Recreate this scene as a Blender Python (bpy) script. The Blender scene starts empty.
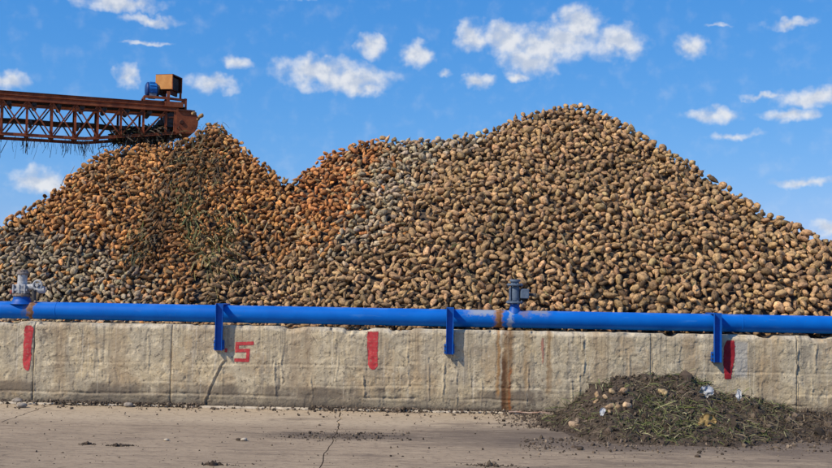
import bpy, bmesh, math, random
import numpy as np
from mathutils import Vector, Matrix, Euler

random.seed(7)
rng = np.random.default_rng(11)
SC = bpy.context.scene
COL = SC.collection
R = math.radians

# ------------------------------------------------------------------ camera
FPX, CX, CY = 1080.0, 416.0, 234.0            # focal length and centre in photograph pixels (832 x 468)
PITCH, ROLL, YAW = math.atan(53 / 1080), R(1.0), R(1.6)
CAM = Vector((0, -15.0, 1.71))
cam_d = bpy.data.cameras.new('camera')
cam = bpy.data.objects.new('camera', cam_d); COL.objects.link(cam)
CROT = Matrix.Rotation(YAW, 3, 'Z') @ Matrix.Rotation(math.pi / 2 + PITCH, 3, 'X') @ Matrix.Rotation(ROLL, 3, 'Z')
cam.matrix_world = Matrix.Translation(CAM) @ CROT.to_4x4()
cam_d.sensor_width = 36; cam_d.lens = 36 * FPX / 832
cam_d.clip_end = 5000
SC.camera = cam
SC.cycles.max_bounces = 5; SC.cycles.diffuse_bounces = 3; SC.cycles.glossy_bounces = 2

def ray(px, py):
    return CROT @ Vector(((px - CX) / FPX, -(py - CY) / FPX, -1))
def at(px, py, Y):                              # the point of a line of sight at world depth Y
    d = ray(px, py); return CAM + d * ((Y - CAM.y) / d.y)
def atz(px, py, z=0.0):                         # the point of a line of sight at height z
    d = ray(px, py); return CAM + d * ((z - CAM.z) / d.z)
_C, _M = np.array(CAM), np.array(CROT)
def proj(P):
    q = (np.asarray(P, float) - _C) @ _M
    return CX + FPX * q[:, 0] / -q[:, 2], CY - FPX * q[:, 1] / -q[:, 2], -q[:, 2]

# ------------------------------------------------------------------ sky, sun, exposure
SUN = Vector((-1.35, -.88, 1.5)).normalized()   # towards the sun
SUN_EL = math.asin(SUN.z); SUN_AZ = math.atan2(SUN.x, SUN.y)
world = bpy.data.worlds.new('World'); SC.world = world; world.use_nodes = True
wt = world.node_tree; wt.nodes.clear()

class NT:                                       # a small node-tree writer
    def __init__(s, t): s.t = t
    def n(s, typ, **kw):
        x = s.t.nodes.new(typ)
        for k, v in kw.items(): setattr(x, k, v)
        return x
    def put(s, sock, v):
        if v is None: return
        if isinstance(v, bpy.types.NodeSocket): s.t.links.new(v, sock)
        else: sock.default_value = v
    def math(s, op, a, b=None, c=None, clamp=False):
        x = s.n('ShaderNodeMath', operation=op, use_clamp=clamp)
        for i, v in enumerate((a, b, c)): s.put(x.inputs[i], v)
        return x.outputs[0]
    def vm(s, op, a, b=None):
        x = s.n('ShaderNodeVectorMath', operation=op)
        s.put(x.inputs[0], a); s.put(x.inputs[1], b)
        return x.outputs[1] if op in ('LENGTH', 'DOT_PRODUCT', 'DISTANCE') else x.outputs[0]
    def mix(s, f, a, b, blend='MIX'):
        x = s.n('ShaderNodeMix', data_type='RGBA', blend_type=blend)
        s.put(x.inputs[0], f); s.put(x.inputs[6], a); s.put(x.inputs[7], b)
        return x.outputs[2]
    def noise(s, vec, scale, detail=4, rough=.55, dist=0., out=0):
        x = s.n('ShaderNodeTexNoise'); s.put(x.inputs['Vector'], vec)
        x.inputs['Scale'].default_value = scale; x.inputs['Detail'].default_value = detail
        x.inputs['Roughness'].default_value = rough; x.inputs['Distortion'].default_value = dist
        return x.outputs[out]
    def ss(s, v, lo, hi, a=0., b=1.):           # smoothstep
        x = s.n('ShaderNodeMapRange', interpolation_type='SMOOTHSTEP')
        s.put(x.inputs[0], v); s.put(x.inputs[1], lo); s.put(x.inputs[2], hi); s.put(x.inputs[3], a); s.put(x.inputs[4], b)
        return x.outputs[0]
    def sep(s, v):
        x = s.n('ShaderNodeSeparateXYZ'); s.put(x.inputs[0], v); return x.outputs
    def comb(s, x_, y_, z_=0.):
        x = s.n('ShaderNodeCombineXYZ')
        for i, v in enumerate((x_, y_, z_)): s.put(x.inputs[i], v)
        return x.outputs[0]

W = NT(wt)
sky = W.n('ShaderNodeTexSky', sky_type='NISHITA')
sky.sun_disc = False; sky.sun_elevation = SUN_EL; sky.sun_rotation = SUN_AZ % (2 * math.pi)
sky.altitude = 200; sky.air_density = 1.0; sky.dust_density = 0.0; sky.ozone_density = 4.0
tc = W.n('ShaderNodeTexCoord')
dx, dy, dz = W.sep(tc.outputs['Generated'])[:3]
az = W.math('ARCTAN2', dx, dy); el = W.math('ARCSINE', dz)
P0 = W.comb(az, el)
# clouds: (pixel x, pixel y, half width, half height, weight) turned into azimuth and elevation
CL = [(118,3,48,9,.8),(150,20,40,7,.55),(6,82,24,10,.9),(126,75,14,13,.75),(214,84,27,11,.8),(236,62,22,9,.45),(42,181,32,12,.9),
      (318,72,42,16,1.),(350,80,42,14,1.),(370,47,16,13,.95),(367,88,24,9,.8),(415,54,18,15,.95),(447,72,14,7,.35),
      (472,37,16,17,1.),(505,40,28,15,1.),(545,46,40,18,1.),(578,22,24,18,1.),(530,62,28,17,1.),(562,38,40,14,1.),(520,77,12,6,.8),(618,42,28,17,1.),(478,82,17,9,.85),
      (692,45,18,14,.8),(790,22,32,7,.5),(815,97,42,11,.85),(712,115,38,10,.6),(794,115,32,7,.75),(735,136,36,6,.45),(806,182,44,6,.6),(828,228,22,9,.7),
      (765,95,40,5,.4),(300,-6,40,8,.6),(715,22,20,4,.3),(150,44,40,4,.3),
      (-70,40,50,18,.8),(900,50,50,20,.9),(-120,150,60,16,.7),(930,190,60,9,.6),(480,-70,60,22,.9),(220,-60,50,14,.7),(700,-60,45,15,.7)]
def cloud_field(Pv):
    f = None
    for px, py, rx, ry, wgt in CL:
        d = ray(px, py).normalized()
        a0, e0 = math.atan2(d.x, d.y), math.asin(d.z)
        v = W.vm('MULTIPLY', W.vm('SUBTRACT', Pv, (a0, e0, 0)), (FPX / (rx * 1.3), FPX / (ry * 1.3), 0))
        l = W.math('SUBTRACT', 1 + .6 * (wgt - 1), W.vm('LENGTH', v))
        f = l if f is None else W.math('MAXIMUM', f, l)
    return f
n1 = W.vm('SUBTRACT', W.noise(P0, 48, 3, .6, 0, 1), (.5, .5, .5))
PW = W.vm('ADD', P0, W.vm('MULTIPLY', n1, (.026, .020, 0)))
F0 = cloud_field(PW)
# the rest of the sky carries clouds of the same kind
far = W.math('MAXIMUM', W.ss(W.math('ABSOLUTE', az), .5, .7), W.ss(el, .4, .55))
g0 = W.math('MULTIPLY', W.ss(W.noise(W.vm('MULTIPLY', P0, (1, 2.2, 1)), 5.5, 4, .55), .56, .74), far)
F0 = W.math('MAXIMUM', F0, W.math('MULTIPLY', g0, W.ss(el, .03, .12)))
nz0 = W.noise(P0, 58, 5, .5); nz1 = W.noise(W.vm('ADD', P0, (-.004, .007, 0)), 58, 3, .54)
D0 = W.math('ADD', F0, W.math('MULTIPLY_ADD', nz0, 1.25, -.6))
cov = W.math('MULTIPLY', W.ss(D0, -.02, .85), .90)
cov = W.math('MULTIPLY', cov, W.ss(F0, -.10, .14))
shade = W.ss(W.math('ADD', W.math('MULTIPLY', W.math('SUBTRACT', nz1, nz0), 2.6), W.math('MULTIPLY', F0, .5)), -.15, .75)
ccol = W.mix(shade, (8.3, 8.4, 8.6, 1), (5.6, 6.2, 7.3, 1))
sr = W.n('ShaderNodeSeparateColor'); W.put(sr.inputs[0], sky.outputs[0]); sc_ = W.n('ShaderNodeCombineColor')
for i_, (gam, k_) in enumerate(((1.25, .72), (.65, .67), (.4, .98))):      # a clear, deep blue sky
    W.put(sc_.inputs[i_], W.math('MULTIPLY', W.math('POWER', W.math('MULTIPLY', sr.outputs[i_], .1), gam), k_ * 10))
skyc = sc_.outputs[0]
bg = W.n('ShaderNodeBackground'); bg.inputs[1].default_value = 0.1
W.put(bg.inputs[0], W.mix(cov, skyc, ccol))
world.cycles.sampling_method = 'NONE'
wo = W.n('ShaderNodeOutputWorld'); wt.links.new(bg.outputs[0], wo.inputs[0])

sun_d = bpy.data.lights.new('sun', 'SUN'); sun_d.energy = 5.0; sun_d.angle = R(.53); sun_d.color = (1, .885, .715)
sun = bpy.data.objects.new('sun', sun_d); COL.objects.link(sun)
sun.rotation_euler = (-SUN).to_track_quat('-Z', 'Y').to_euler(); sun.location = (-20, -15, 20)
SC.view_settings.view_transform = 'Standard'; SC.view_settings.look = 'None'
SC.view_settings.gamma = 1; SC.view_settings.exposure = 0.0; SC.view_settings.use_curve_mapping = False

# ------------------------------------------------------------------ helpers
def hash2(i, j, s):
    h = (i.astype(np.int64) * 374761393 + j.astype(np.int64) * 668265263 + s * 974634541) & 0x7fffffff
    h = ((h ^ (h >> 13)) * 1274126177) & 0x7fffffff
    return ((h ^ (h >> 16)) & 0xffff) / 65535.0
def vnoise(x, y, s=0):
    x = np.asarray(x, float); y = np.asarray(y, float) + 0 * x; x = x + 0 * y
    i, j = np.floor(x), np.floor(y); u, v = x - i, y - j
    u = u * u * (3 - 2 * u); v = v * v * (3 - 2 * v)
    a, b, c, d = hash2(i, j, s), hash2(i + 1, j, s), hash2(i, j + 1, s), hash2(i + 1, j + 1, s)
    return (a * (1 - u) + b * u) * (1 - v) + (c * (1 - u) + d * u) * v
def fbm(x, y, s=0, oct=4):
    t, a, f = 0, .5, 1.
    for k in range(oct):
        t = t + a * vnoise(np.asarray(x) * f + 17.3 * k, np.asarray(y) * f - 9.1 * k, s + k); a *= .5; f *= 2.03
    return t / (1 - .5 ** oct)                   # 0..1
def sstep(v, a, b):
    t = np.clip((v - a) / (b - a), 0, 1); return t * t * (3 - 2 * t)

def tag(o, label=None, cat=None, group=None, kind=None):
    if label: o['label'] = label
    if cat: o['category'] = cat
    if group: o['group'] = group
    if kind: o['kind'] = kind
    return o
def link(o, parent=None):
    COL.objects.link(o)
    if parent is not None: o.parent = parent
    return o
def thing(name, loc, label, cat, group=None, mat=None):
    o = bpy.data.objects.new(name, None); o.empty_display_size = .1
    COL.objects.link(o)
    if mat is not None: o.matrix_world = mat
    else: o.location = loc
    return tag(o, label, cat, group)
def npmesh(name, V, F, material, smooth=True, attrs=None):
    me = bpy.data.meshes.new(name)
    V = np.asarray(V, np.float32); F = np.asarray(F, np.int32); k = F.shape[1]
    me.vertices.add(len(V)); me.vertices.foreach_set('co', V.ravel())
    me.loops.add(F.size); me.loops.foreach_set('vertex_index', F.ravel())
    me.polygons.add(len(F)); me.polygons.foreach_set('loop_start', np.arange(0, F.size, k, dtype=np.int32))
    me.polygons.foreach_set('use_smooth', np.full(len(F), smooth))
    for nm, (typ, arr) in (attrs or {}).items():
        a = me.attributes.new(nm, typ, 'POINT')
        a.data.foreach_set({'FLOAT': 'value', 'FLOAT_VECTOR': 'vector', 'FLOAT_COLOR': 'color'}[typ], np.asarray(arr, np.float32).ravel())
    me.update(); me.validate()
    if material: me.materials.append(material)
    return me
def obj(name, me, parent=None):
    return link(bpy.data.objects.new(name, me), parent)

class MB:                                       # collects shapes, links them as one mesh
    def __init__(s): s.v, s.f, s.sm = [], [], []
    def add(s, vs, fs, smooth=False):
        b = len(s.v); s.v += [tuple(v) for v in vs]
        for f in fs: s.f.append([b + i for i in f]); s.sm.append(smooth)
        return s
    def box(s, c, size, m=None):
        c = Vector(c); h = Vector(size) / 2; vs = []
        for z in (-1, 1):
            for y in (-1, 1):
                for x in (-1, 1):
                    p = Vector((x * h.x, y * h.y, z * h.z)); vs.append(c + (m @ p if m else p))
        return s.add(vs, [(0, 2, 3, 1), (4, 5, 7, 6), (0, 1, 5, 4), (2, 6, 7, 3), (0, 4, 6, 2), (1, 3, 7, 5)])
    def bar(s, p, q, w, h, up=(0, 0, 1), off=(0, 0)):   # a flat bar from p to q, w across, h along up
        p, q = Vector(p), Vector(q); d = (q - p).normalized(); u = Vector(up)
        x = d.cross(u).normalized(); u = x.cross(d).normalized()
        m = Matrix((x, d, u)).transposed()
        return s.box((p + q) / 2 + x * off[0] + u * off[1], (w, (q - p).length, h), m)
    def angle(s, p, q, w, t=.007, up=(0, 0, 1), flip=1):  # an angle-iron bar
        s.bar(p, q, w, t, up, (0, flip * (w / 2 - t / 2)))
        s.bar(p, q, t, w - t, up, (-flip * (w / 2 - t / 2), -flip * t / 2)); return s
    def tube(s, p, q, r0, r1=None, seg=16, caps=True):
        p, q = Vector(p), Vector(q); r1 = r0 if r1 is None else r1
        d = (q - p).normalized(); a = d.orthogonal().normalized(); b = d.cross(a); vs = []
        for c, r in ((p, r0), (q, r1)):
            for k in range(seg):
                t = 2 * math.pi * k / seg; vs.append(c + (a * math.cos(t) + b * math.sin(t)) * r)
        s.add(vs, [(k, (k + 1) % seg, seg + (k + 1) % seg, seg + k) for k in range(seg)], True)
        if caps:
            s.add(vs[:seg], [list(range(seg))[::-1]]); s.add(vs[seg:], [list(range(seg))])
        return s
    def lathe(s, p, q, prof, seg=24):           # prof: (fraction along p-q, radius), kinks stay sharp
        p, q = Vector(p), Vector(q)
        for (a, ra), (b, rb) in zip(prof, prof[1:]):
            pa, pb = p.lerp(q, a), p.lerp(q, b)
            if (pb - pa).length < 1e-6: pb = pa + (q - p).normalized() * 1e-4
            s.tube(pa, pb, max(ra, 1e-4), max(rb, 1e-4), seg, False)
        return s
    def prism(s, pts, y0, y1):                  # pts in (x, z), extruded along y
        n = len(pts)
        vs = [(x, y0, z) for x, z in pts] + [(x, y1, z) for x, z in pts]
        s.add(vs, [(k, (k + 1) % n, n + (k + 1) % n, n + k) for k in range(n)])
        return s.add(vs, [list(range(n))[::-1], list(range(n, 2 * n))])
    def build(s, name, mat, parent=None, bev=0.):
        me = bpy.data.meshes.new(name); me.from_pydata(s.v, [], s.f)
        for p, sm in zip(me.polygons, s.sm): p.use_smooth = sm
        bm = bmesh.new(); bm.from_mesh(me)
        if bev:
            es = [e for e in bm.edges if len(e.link_faces) == 2 and e.calc_face_angle(0) > .6]
            bmesh.ops.bevel(bm, geom=es, offset=bev, segments=1, affect='EDGES', clamp_overlap=True)
        bmesh.ops.recalc_face_normals(bm, faces=bm.faces); bm.to_mesh(me); bm.free()
        if mat: me.materials.append(mat)
        return obj(name, me, parent)

# ------------------------------------------------------------------ materials
def material(name):
    m = bpy.data.materials.new(name); m.use_nodes = True
    t = NT(m.node_tree); b = m.node_tree.nodes['Principled BSDF']; b.inputs['Specular IOR Level'].default_value = .3
    return m, t, b
def bump(t, b, h, strength=.5, dist=.01):
    x = t.n('ShaderNodeBump'); x.inputs['Strength'].default_value = strength; x.inputs['Distance'].default_value = dist
    t.put(x.inputs['Height'], h); t.put(b.inputs['Normal'], x.outputs[0])
def geo(t): return t.n('ShaderNodeNewGeometry').outputs['Position']
def ocoord(t): return t.n('ShaderNodeTexCoord').outputs['Object']
def rgb(*c): return (*c, 1)

def mat_simple(name, c0, c1, scale=8, rough=.8, bumpd=.004, metal=0., stretch=(1, 1, 1), lo=.35, hi=.65, extra=None):
    m, t, b = material(name); v = t.vm('MULTIPLY', ocoord(t), stretch)
    n = t.noise(v, scale, 6, .6)
    c = t.mix(t.ss(n, lo, hi), rgb(*c0), rgb(*c1))
    fine = t.noise(v, scale * 7, 3, .6)
    c = t.mix(t.math('MULTIPLY', t.ss(fine, .5, .8), .35), c, rgb(*[x * .45 for x in c0]))
    if extra: c = extra(t, v, c)
    t.put(b.inputs['Base Color'], c); b.inputs['Roughness'].default_value = rough; b.inputs['Metallic'].default_value = metal
    if bumpd: bump(t, b, t.math('ADD', n, t.math('MULTIPLY', fine, .4)), .6, bumpd)
    return m

def mat_beet():
    m, t, b = material('sugar_beet_skin')
    tint = t.n('ShaderNodeAttribute', attribute_name='tint'); lc = t.n('ShaderNodeAttribute', attribute_name='lc')
    crown = t.n('ShaderNodeAttribute', attribute_name='crown').outputs['Fac']
    oi = t.n('ShaderNodeObjectInfo')
    col = t.mix(1., tint.outputs['Color'], oi.outputs['Color'], 'MULTIPLY')
    v = t.vm('ADD', lc.outputs['Vector'], t.vm('MULTIPLY', t.comb(oi.outputs['Random'], oi.outputs['Random'], 1.), (91., 57., 0)))
    n = t.noise(v, 2.2, 4, .65)
    soil = t.mix(1., col, rgb(.34, .31, .30), 'MULTIPLY')
    c = t.mix(t.math('MULTIPLY', t.ss(n, .46, .60), .82), col, soil)                   # clinging soil
    pale = t.mix(.5, t.mix(1., col, rgb(1.5, 1.45, 1.3), 'MULTIPLY'), rgb(.46, .37, .22))
    k = t.math('MULTIPLY', t.ss(t.math('ADD', crown, t.math('MULTIPLY_ADD', n, .3, -.15)), .84, .93), .62)
    c = t.mix(k, c, pale)                                                              # cut crown
    sc = t.ss(t.noise(t.vm('ADD', v, (7, 3, 1)), 3.1, 2, .5), .66, .70)
    c = t.mix(t.math('MULTIPLY', sc, .55), c, pale)                                    # scraped skin
    t.put(b.inputs['Base Color'], c); b.inputs['Roughness'].default_value = .72
    rings = t.noise(t.vm('MULTIPLY', v, (1, 1, 6)), 2.5, 4, .6)
    bump(t, b, t.math('ADD', n, t.math('MULTIPLY', rings, .5)), .55, .02)
    return m
M_BEET = mat_beet()

def mat_attr(name, rough=.8, trans=0.):         # colour from the 'tint' attribute
    m, t, b = material(name)
    c = t.n('ShaderNodeAttribute', attribute_name='tint').outputs['Color']
    n = t.noise(geo(t), 40, 3, .6)
    t.put(b.inputs['Base Color'], t.mix(1., c, t.mix(n, rgb(.6, .6, .6), rgb(1.35, 1.35, 1.35)), 'MULTIPLY'))
    b.inputs['Roughness'].default_value = rough
    return m
M_LEAF = mat_attr('leaf_and_stem', .65)
M_CLOD = mat_attr('soil_clod', .95)

def X(px, py=365): return at(px, py, 0).x
def mat_wall():
    m, t, b = material('weathered_concrete_wall'); p = geo(t); x, y, z = t.sep(p)[:3]
    n1 = t.noise(p, 1.3, 5, .6); n2 = t.noise(t.vm('ADD', p, (9, 2, 4)), 5, 7, .68); n3 = t.noise(p, 38, 5, .7)
    ns = t.noise(t.vm('MULTIPLY', p, (9, 1, .8)), 1.2, 5, .6)                         # vertical runs
    c = t.mix(t.ss(n1, .35, .68), rgb(.53, .43, .27), rgb(.455, .39, .275))
    c = t.mix(t.math('MULTIPLY', t.ss(n2, .48, .60), .65), c, rgb(.68, .58, .40))      # pale skim
    c = t.mix(t.math('MULTIPLY', t.ss(t.noise(t.vm('ADD', p, (3, 3, 8)), 2.1, 5, .65), .50, .62), .55), c, rgb(.37, .265, .155))  # ochre patches
    c = t.mix(t.math('MULTIPLY', t.ss(ns, .50, .66), .6), c, rgb(.25, .22, .175))
    c = t.mix(t.math('MULTIPLY', t.ss(n3, .55, .70), .7), c, rgb(.17, .145, .11))      # pitting
    n4 = t.noise(t.vm('ADD', p, (5, 7, 2)), 15, 6, .72)
    c = t.mix(t.math('MULTIPLY', t.ss(n4, .56, .63), .85), c, rgb(.14, .115, .085))
    c = t.mix(t.math('MULTIPLY', t.ss(n4, .40, .33), .6), c, rgb(.70, .62, .47))
    vo = t.n('ShaderNodeTexVoronoi', feature='DISTANCE_TO_EDGE'); vo.inputs['Scale'].default_value = 1.5
    t.put(vo.inputs['Vector'], t.vm('ADD', t.vm('MULTIPLY', p, (1.2, 1, .8)), t.vm('MULTIPLY', t.noise(p, 5, 5, .7, 0, 1), (.35, .1, .35))))
    ck = t.math('MULTIPLY', t.ss(vo.outputs['Distance'], .012, .003), t.ss(t.noise(t.vm('ADD', p, (2, 0, 6)), 2.4, 3, .6), .48, .58))
    c = t.mix(t.math('MULTIPLY', ck, .8), c, rgb(.11, .09, .07))
    pk = t.ss(t.noise(t.vm('ADD', p, (13, 5, 1)), 3.4, 8, .72), .53, .55)
    c = t.mix(t.math('MULTIPLY', pk, .38), c, rgb(.33, .285, .215))
    bandn = t.noise(t.vm('MULTIPLY', p, (.9, 1, .5)), 1.7, 4, .65); zz = t.math('ADD', z, t.math('MULTIPLY_ADD', n2, .10, -.05))
    bd = t.math('MULTIPLY', t.math('MULTIPLY', t.ss(zz, .13, .18), t.ss(zz, .34, .27)), t.ss(bandn, .44, .56))
    c = t.mix(t.math('MULTIPLY', bd, .72), c, rgb(.15, .12, .09))
    vs = t.noise(t.vm('MULTIPLY', p, (16, 1, .35)), 1.6, 4, .6)
    c = t.mix(t.math('MULTIPLY', t.math('MULTIPLY', t.ss(vs, .56, .64), t.ss(t.math('ADD', z, t.math('MULTIPLY', n1, .7)), .75, 1.25)), .55), c, rgb(.17, .15, .12))
    c = t.mix(t.math('MULTIPLY', t.ss(vs, .40, .34), .45), c, rgb(.66, .59, .46))
    # damp, dirty foot with a patchy upper edge
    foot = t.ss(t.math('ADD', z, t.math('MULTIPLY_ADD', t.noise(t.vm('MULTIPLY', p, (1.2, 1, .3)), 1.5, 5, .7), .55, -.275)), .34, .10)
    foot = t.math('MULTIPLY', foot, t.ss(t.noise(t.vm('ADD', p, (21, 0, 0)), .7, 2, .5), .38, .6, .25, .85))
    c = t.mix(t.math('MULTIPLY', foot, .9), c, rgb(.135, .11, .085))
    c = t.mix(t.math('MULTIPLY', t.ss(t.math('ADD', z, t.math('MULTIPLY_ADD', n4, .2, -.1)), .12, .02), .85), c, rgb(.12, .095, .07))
    c = t.mix(t.math('MULTIPLY', t.ss(z, 1.05, 1.12), t.ss(n2, .4, .6, .1, .6)), c, rgb(.52, .48, .40))
    # rust runs under the leaking joints
    wob = t.math('MULTIPLY_ADD', t.noise(t.vm('MULTIPLY', p, (2, 1, 3)), 2.5, 3, .6), .10, -.05)
    def run(x0, w, z0, z1, col, amt, c):
        d = t.math('ABSOLUTE', t.math('SUBTRACT', t.math('ADD', x, wob), x0))
        k = t.math('MULTIPLY', t.ss(d, w, w * .25), t.math('MULTIPLY', t.ss(z, z0 - .05, z0 + .1), t.ss(z, z1 + .06, z1 - .05)))
        k = t.math('MULTIPLY', k, t.math('MULTIPLY', t.ss(ns, .3, .55, .45, 1.), amt))
        return t.mix(k, c, rgb(*col))
    c = run(X(508), .10, -.1, 1.2, (.20, .10, .035), .8, c)
    c = run(X(498), .035, .2, 1.2, (.34, .17, .05), .7, c)
    c = run(X(504), .05, -.1, .75, (.10, .045, .02), .92, c)
    c = run(X(510), .025, -.1, .6, (.30, .10, .03), .8, c)
    c = run(X(549), .05, .25, 1.2, (.27, .15, .055), .7, c)
    c = run(X(527), .06, .3, 1.2, (.33, .22, .11), .6, c)
    c = run(X(470), .05, .3, 1.2, (.30, .25, .17), .5, c)
    for px_, w_ in ((60, .12), (118, .2), (300, .3), (415, .14), (600, .2), (690, .15), (770, .25)):
        c = run(X(px_), w_, .25, 1.2, (.36, .25, .14), .4, c)
    # light grey patch beside the last red stripe
    px0 = X(741); d = t.math('ABSOLUTE', t.math('SUBTRACT', t.math('ADD', x, t.math('MULTIPLY', wob, .6)), px0))
    k = t.math('MULTIPLY', t.ss(d, .10, .075), t.math('MULTIPLY', t.ss(z, .5, .6), t.ss(z, 1.08, 1.0)))
    c = t.mix(t.math('MULTIPLY', k, .75), c, rgb(.40, .39, .36))
    t.put(b.inputs['Base Color'], c); b.inputs['Roughness'].default_value = .92
    h = t.math('ADD', t.math('MULTIPLY', n2, .3), t.math('ADD', t.math('MULTIPLY', t.math('ADD', n3, t.math('MULTIPLY', n4, .6)), .7), t.math('MULTIPLY', t.noise(p, 110, 3, .6), .2)))
    bump(t, b, h, 1.0, .013)
    return m
M_WALL = mat_wall()

def mat_ground(name, base, dark, light):
    m, t, b = material(name); p = geo(t); x, y, z = t.sep(p)[:3]
    n1 = t.noise(p, .6, 5, .6); st = t.noise(t.vm('MULTIPLY', p, (.35, 3.2, 1)), 2.2, 6, .65)
    st2 = t.noise(t.vm('MULTIPLY', p, (.8, 9, 1)), 2.6, 5, .7); n3 = t.noise(p, 26, 6, .7)
    c = t.mix(t.ss(n1, .3, .7), rgb(*base), rgb(*[k * .84 for k in base]))
    c = t.mix(t.math('MULTIPLY', t.ss(st, .5, .66), .6), c, rgb(*dark))
    c = t.mix(t.math('MULTIPLY', t.ss(st2, .55, .7), .55), c, rgb(*light))
    c = t.mix(t.math('MULTIPLY', t.ss(st2, .45, .36), .65), c, rgb(*[k * .7 for k in dark]))
    near = t.ss(t.math('ADD', y, t.math('MULTIPLY_ADD', st, 1.2, -.6)), -2.1, -1.4)           # dust swept against the wall
    c = t.mix(t.math('MULTIPLY', near, .5), c, rgb(*light))
    dirt = t.math('ADD', t.noise(t.vm('MULTIPLY', t.vm('ADD', p, (4, 1, 0)), (.6, 1.6, 1)), 1.1, 7, .68), t.ss(x, -3., 5., -.05, .09))
    c = t.mix(t.math('MULTIPLY', t.ss(dirt, .50, .64), .6), c, rgb(.135, .10, .072))
    # smeared mud beside the middle joint
    e = t.vm('LENGTH', t.vm('MULTIPLY', t.vm('SUBTRACT', p, tuple(atz(345, 436))), (.75, 2.4, 0)))
    c = t.mix(t.math('MULTIPLY', t.ss(t.math('ADD', e, t.math('MULTIPLY_ADD', st2, 2.6, -1.3)), 1.0, .35), .75), c, rgb(.06, .045, .035))
    e = t.vm('LENGTH', t.vm('MULTIPLY', t.vm('SUBTRACT', p, tuple(atz(640, 440))), (.36, .95, 0)))
    c = t.mix(t.math('MULTIPLY', t.ss(t.math('ADD', e, t.math('MULTIPLY_ADD', st2, 1.6, -.8)), 1.35, .55), .7), c, rgb(.10, .076, .058))
    gr = t.noise(t.vm('MULTIPLY', p, (1, 2.2, 1)), 9, 6, .7)
    c = t.mix(t.math('MULTIPLY', t.ss(gr, .53, .64), .7), c, rgb(*[k * .6 for k in dark]))
    c = t.mix(t.math('MULTIPLY', t.ss(gr, .42, .32), .4), c, rgb(*light))
    c = t.mix(t.math('MULTIPLY', t.ss(n3, .58, .68), .7), c, rgb(*[k * .45 for k in dark]))
    t.put(b.inputs['Base Color'], c); b.inputs['Roughness'].default_value = .9
    bump(t, b, t.math('ADD', t.math('MULTIPLY', n3, .5), t.math('ADD', st2, t.math('MULTIPLY', t.noise(p, 90, 3, .6), .2))), .8, .012)
    return m
M_SLAB = mat_ground('dusty_concrete_slab', (.335, .255, .17), (.19, .14, .095), (.52, .415, .28))
M_EARTH = mat_simple('bare_earth', (.09, .07, .052), (.16, .125, .09), 3, .95, .02)
M_FOOT = mat_simple('pale_concrete_footing', (.36, .30, .22), (.52, .45, .35), 9, .92, .01)
M_SOIL = mat_simple('dark_soil', (.045, .033, .024), (.085, .063, .045), 9, .97, .03)

def blue_pipe():
    m, t, b = material('blue_pipe_paint'); p = geo(t); x, y, z = t.sep(p)[:3]
    n = t.noise(p, 3.5, 5, .6); fine = t.noise(p, 45, 4, .65); st = t.noise(t.vm('MULTIPLY', p, (1, 5, 5)), 3, 4, .6)
    c = t.mix(t.ss(n, .3, .7), rgb(.0, .11, .47), rgb(.0, .135, .54))
    c = t.mix(t.math('MULTIPLY', t.ss(st, .6, .75), .25), c, rgb(.10, .26, .55))
    wob = t.math('MULTIPLY_ADD', t.noise(p, 12, 5, .7), .26, -.13)
    def band(px, w, col, amt, c, zlo=None, soft=.6):
        d = t.math('ABSOLUTE', t.math('SUBTRACT', t.math('ADD', x, wob), at(px, 322, .16).x))
        k = t.math('MULTIPLY', t.ss(d, w, w * soft), amt)
        if zlo is not None: k = t.math('MULTIPLY', k, t.ss(t.math('ADD', z, wob), zlo, zlo + .06))
        return t.mix(k, c, rgb(*col))
    c = band(483, .33, (.30, .33, .36), .8, c, 1.30, .3)        # chalked, faded paint
    c = band(540, .18, (.24, .25, .27), .75, c, 1.32, .3)
    c = band(524, .08, (.26, .16, .07), .5, c, 1.30, .4)
    c = band(510, .06, (.33, .37, .42), .7, c, None, .4)
    c = band(498, .085, (.30, .15, .045), .9, c, None, .35)
    c = band(499, .045, (.17, .075, .025), .8, c, None, .3)
    c = band(32, .065, (.27, .14, .045), .9, c, None, .35)
    c = band(33, .035, (.14, .065, .025), .8, c, None, .3)
    c = band(26, .05, (.12, .12, .12), .5, c, 1.2, .6)
    c = t.mix(t.math('MULTIPLY', t.ss(fine, .64, .74), .5), c, rgb(.09, .08, .075))
    dust = t.math('MULTIPLY', t.ss(z, 1.37, 1.415), t.ss(n, .45, .7, .05, .35))
    c = t.mix(dust, c, rgb(.26, .24, .21))
    t.put(b.inputs['Base Color'], c); b.inputs['Roughness'].default_value = .55; b.inputs['Specular IOR Level'].default_value = .14
    bump(t, b, t.math('ADD', n, t.math('MULTIPLY', fine, .3)), .3, .01)
    return m
M_PIPE = blue_pipe()
M_BLUE = mat_simple('blue_bracket_paint', (.001, .07, .34), (.002, .095, .42), 14, .5, .003, lo=.3,
                    extra=lambda t, v, c: t.mix(t.math('MULTIPLY', t.ss(t.noise(v, 30, 4, .7), .62, .72), .7), c, rgb(.11, .075, .05)))
M_VALVE = mat_simple('grey_blue_cast_iron', (.085, .12, .175), (.13, .175, .24), 22, .55, .004)
M_VGREY = mat_simple('weathered_light_grey_cast_iron', (.30, .31, .32), (.46, .47, .48), 20, .55, .004)
M_VRUST = mat_simple('rusty_grey_iron', (.17, .13, .10), (.27, .23, .20), 24, .8, .005)
M_DARK = mat_simple('dark_iron', (.035, .033, .034), (.075, .07, .068), 20, .7, .004)
M_RUST = mat_simple('rusted_red_steel', (.20, .050, .020), (.34, .10, .036), 6, .8, .004,
                    extra=lambda t, v, c: t.mix(t.math('MULTIPLY', t.ss(t.noise(v, 4, 5, .7), .52, .66), .6), c, rgb(.12, .040, .022)))
M_RUSTD = mat_simple('dark_rusted_steel', (.062, .022, .014), (.12, .042, .022), 7, .85, .004)
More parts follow.
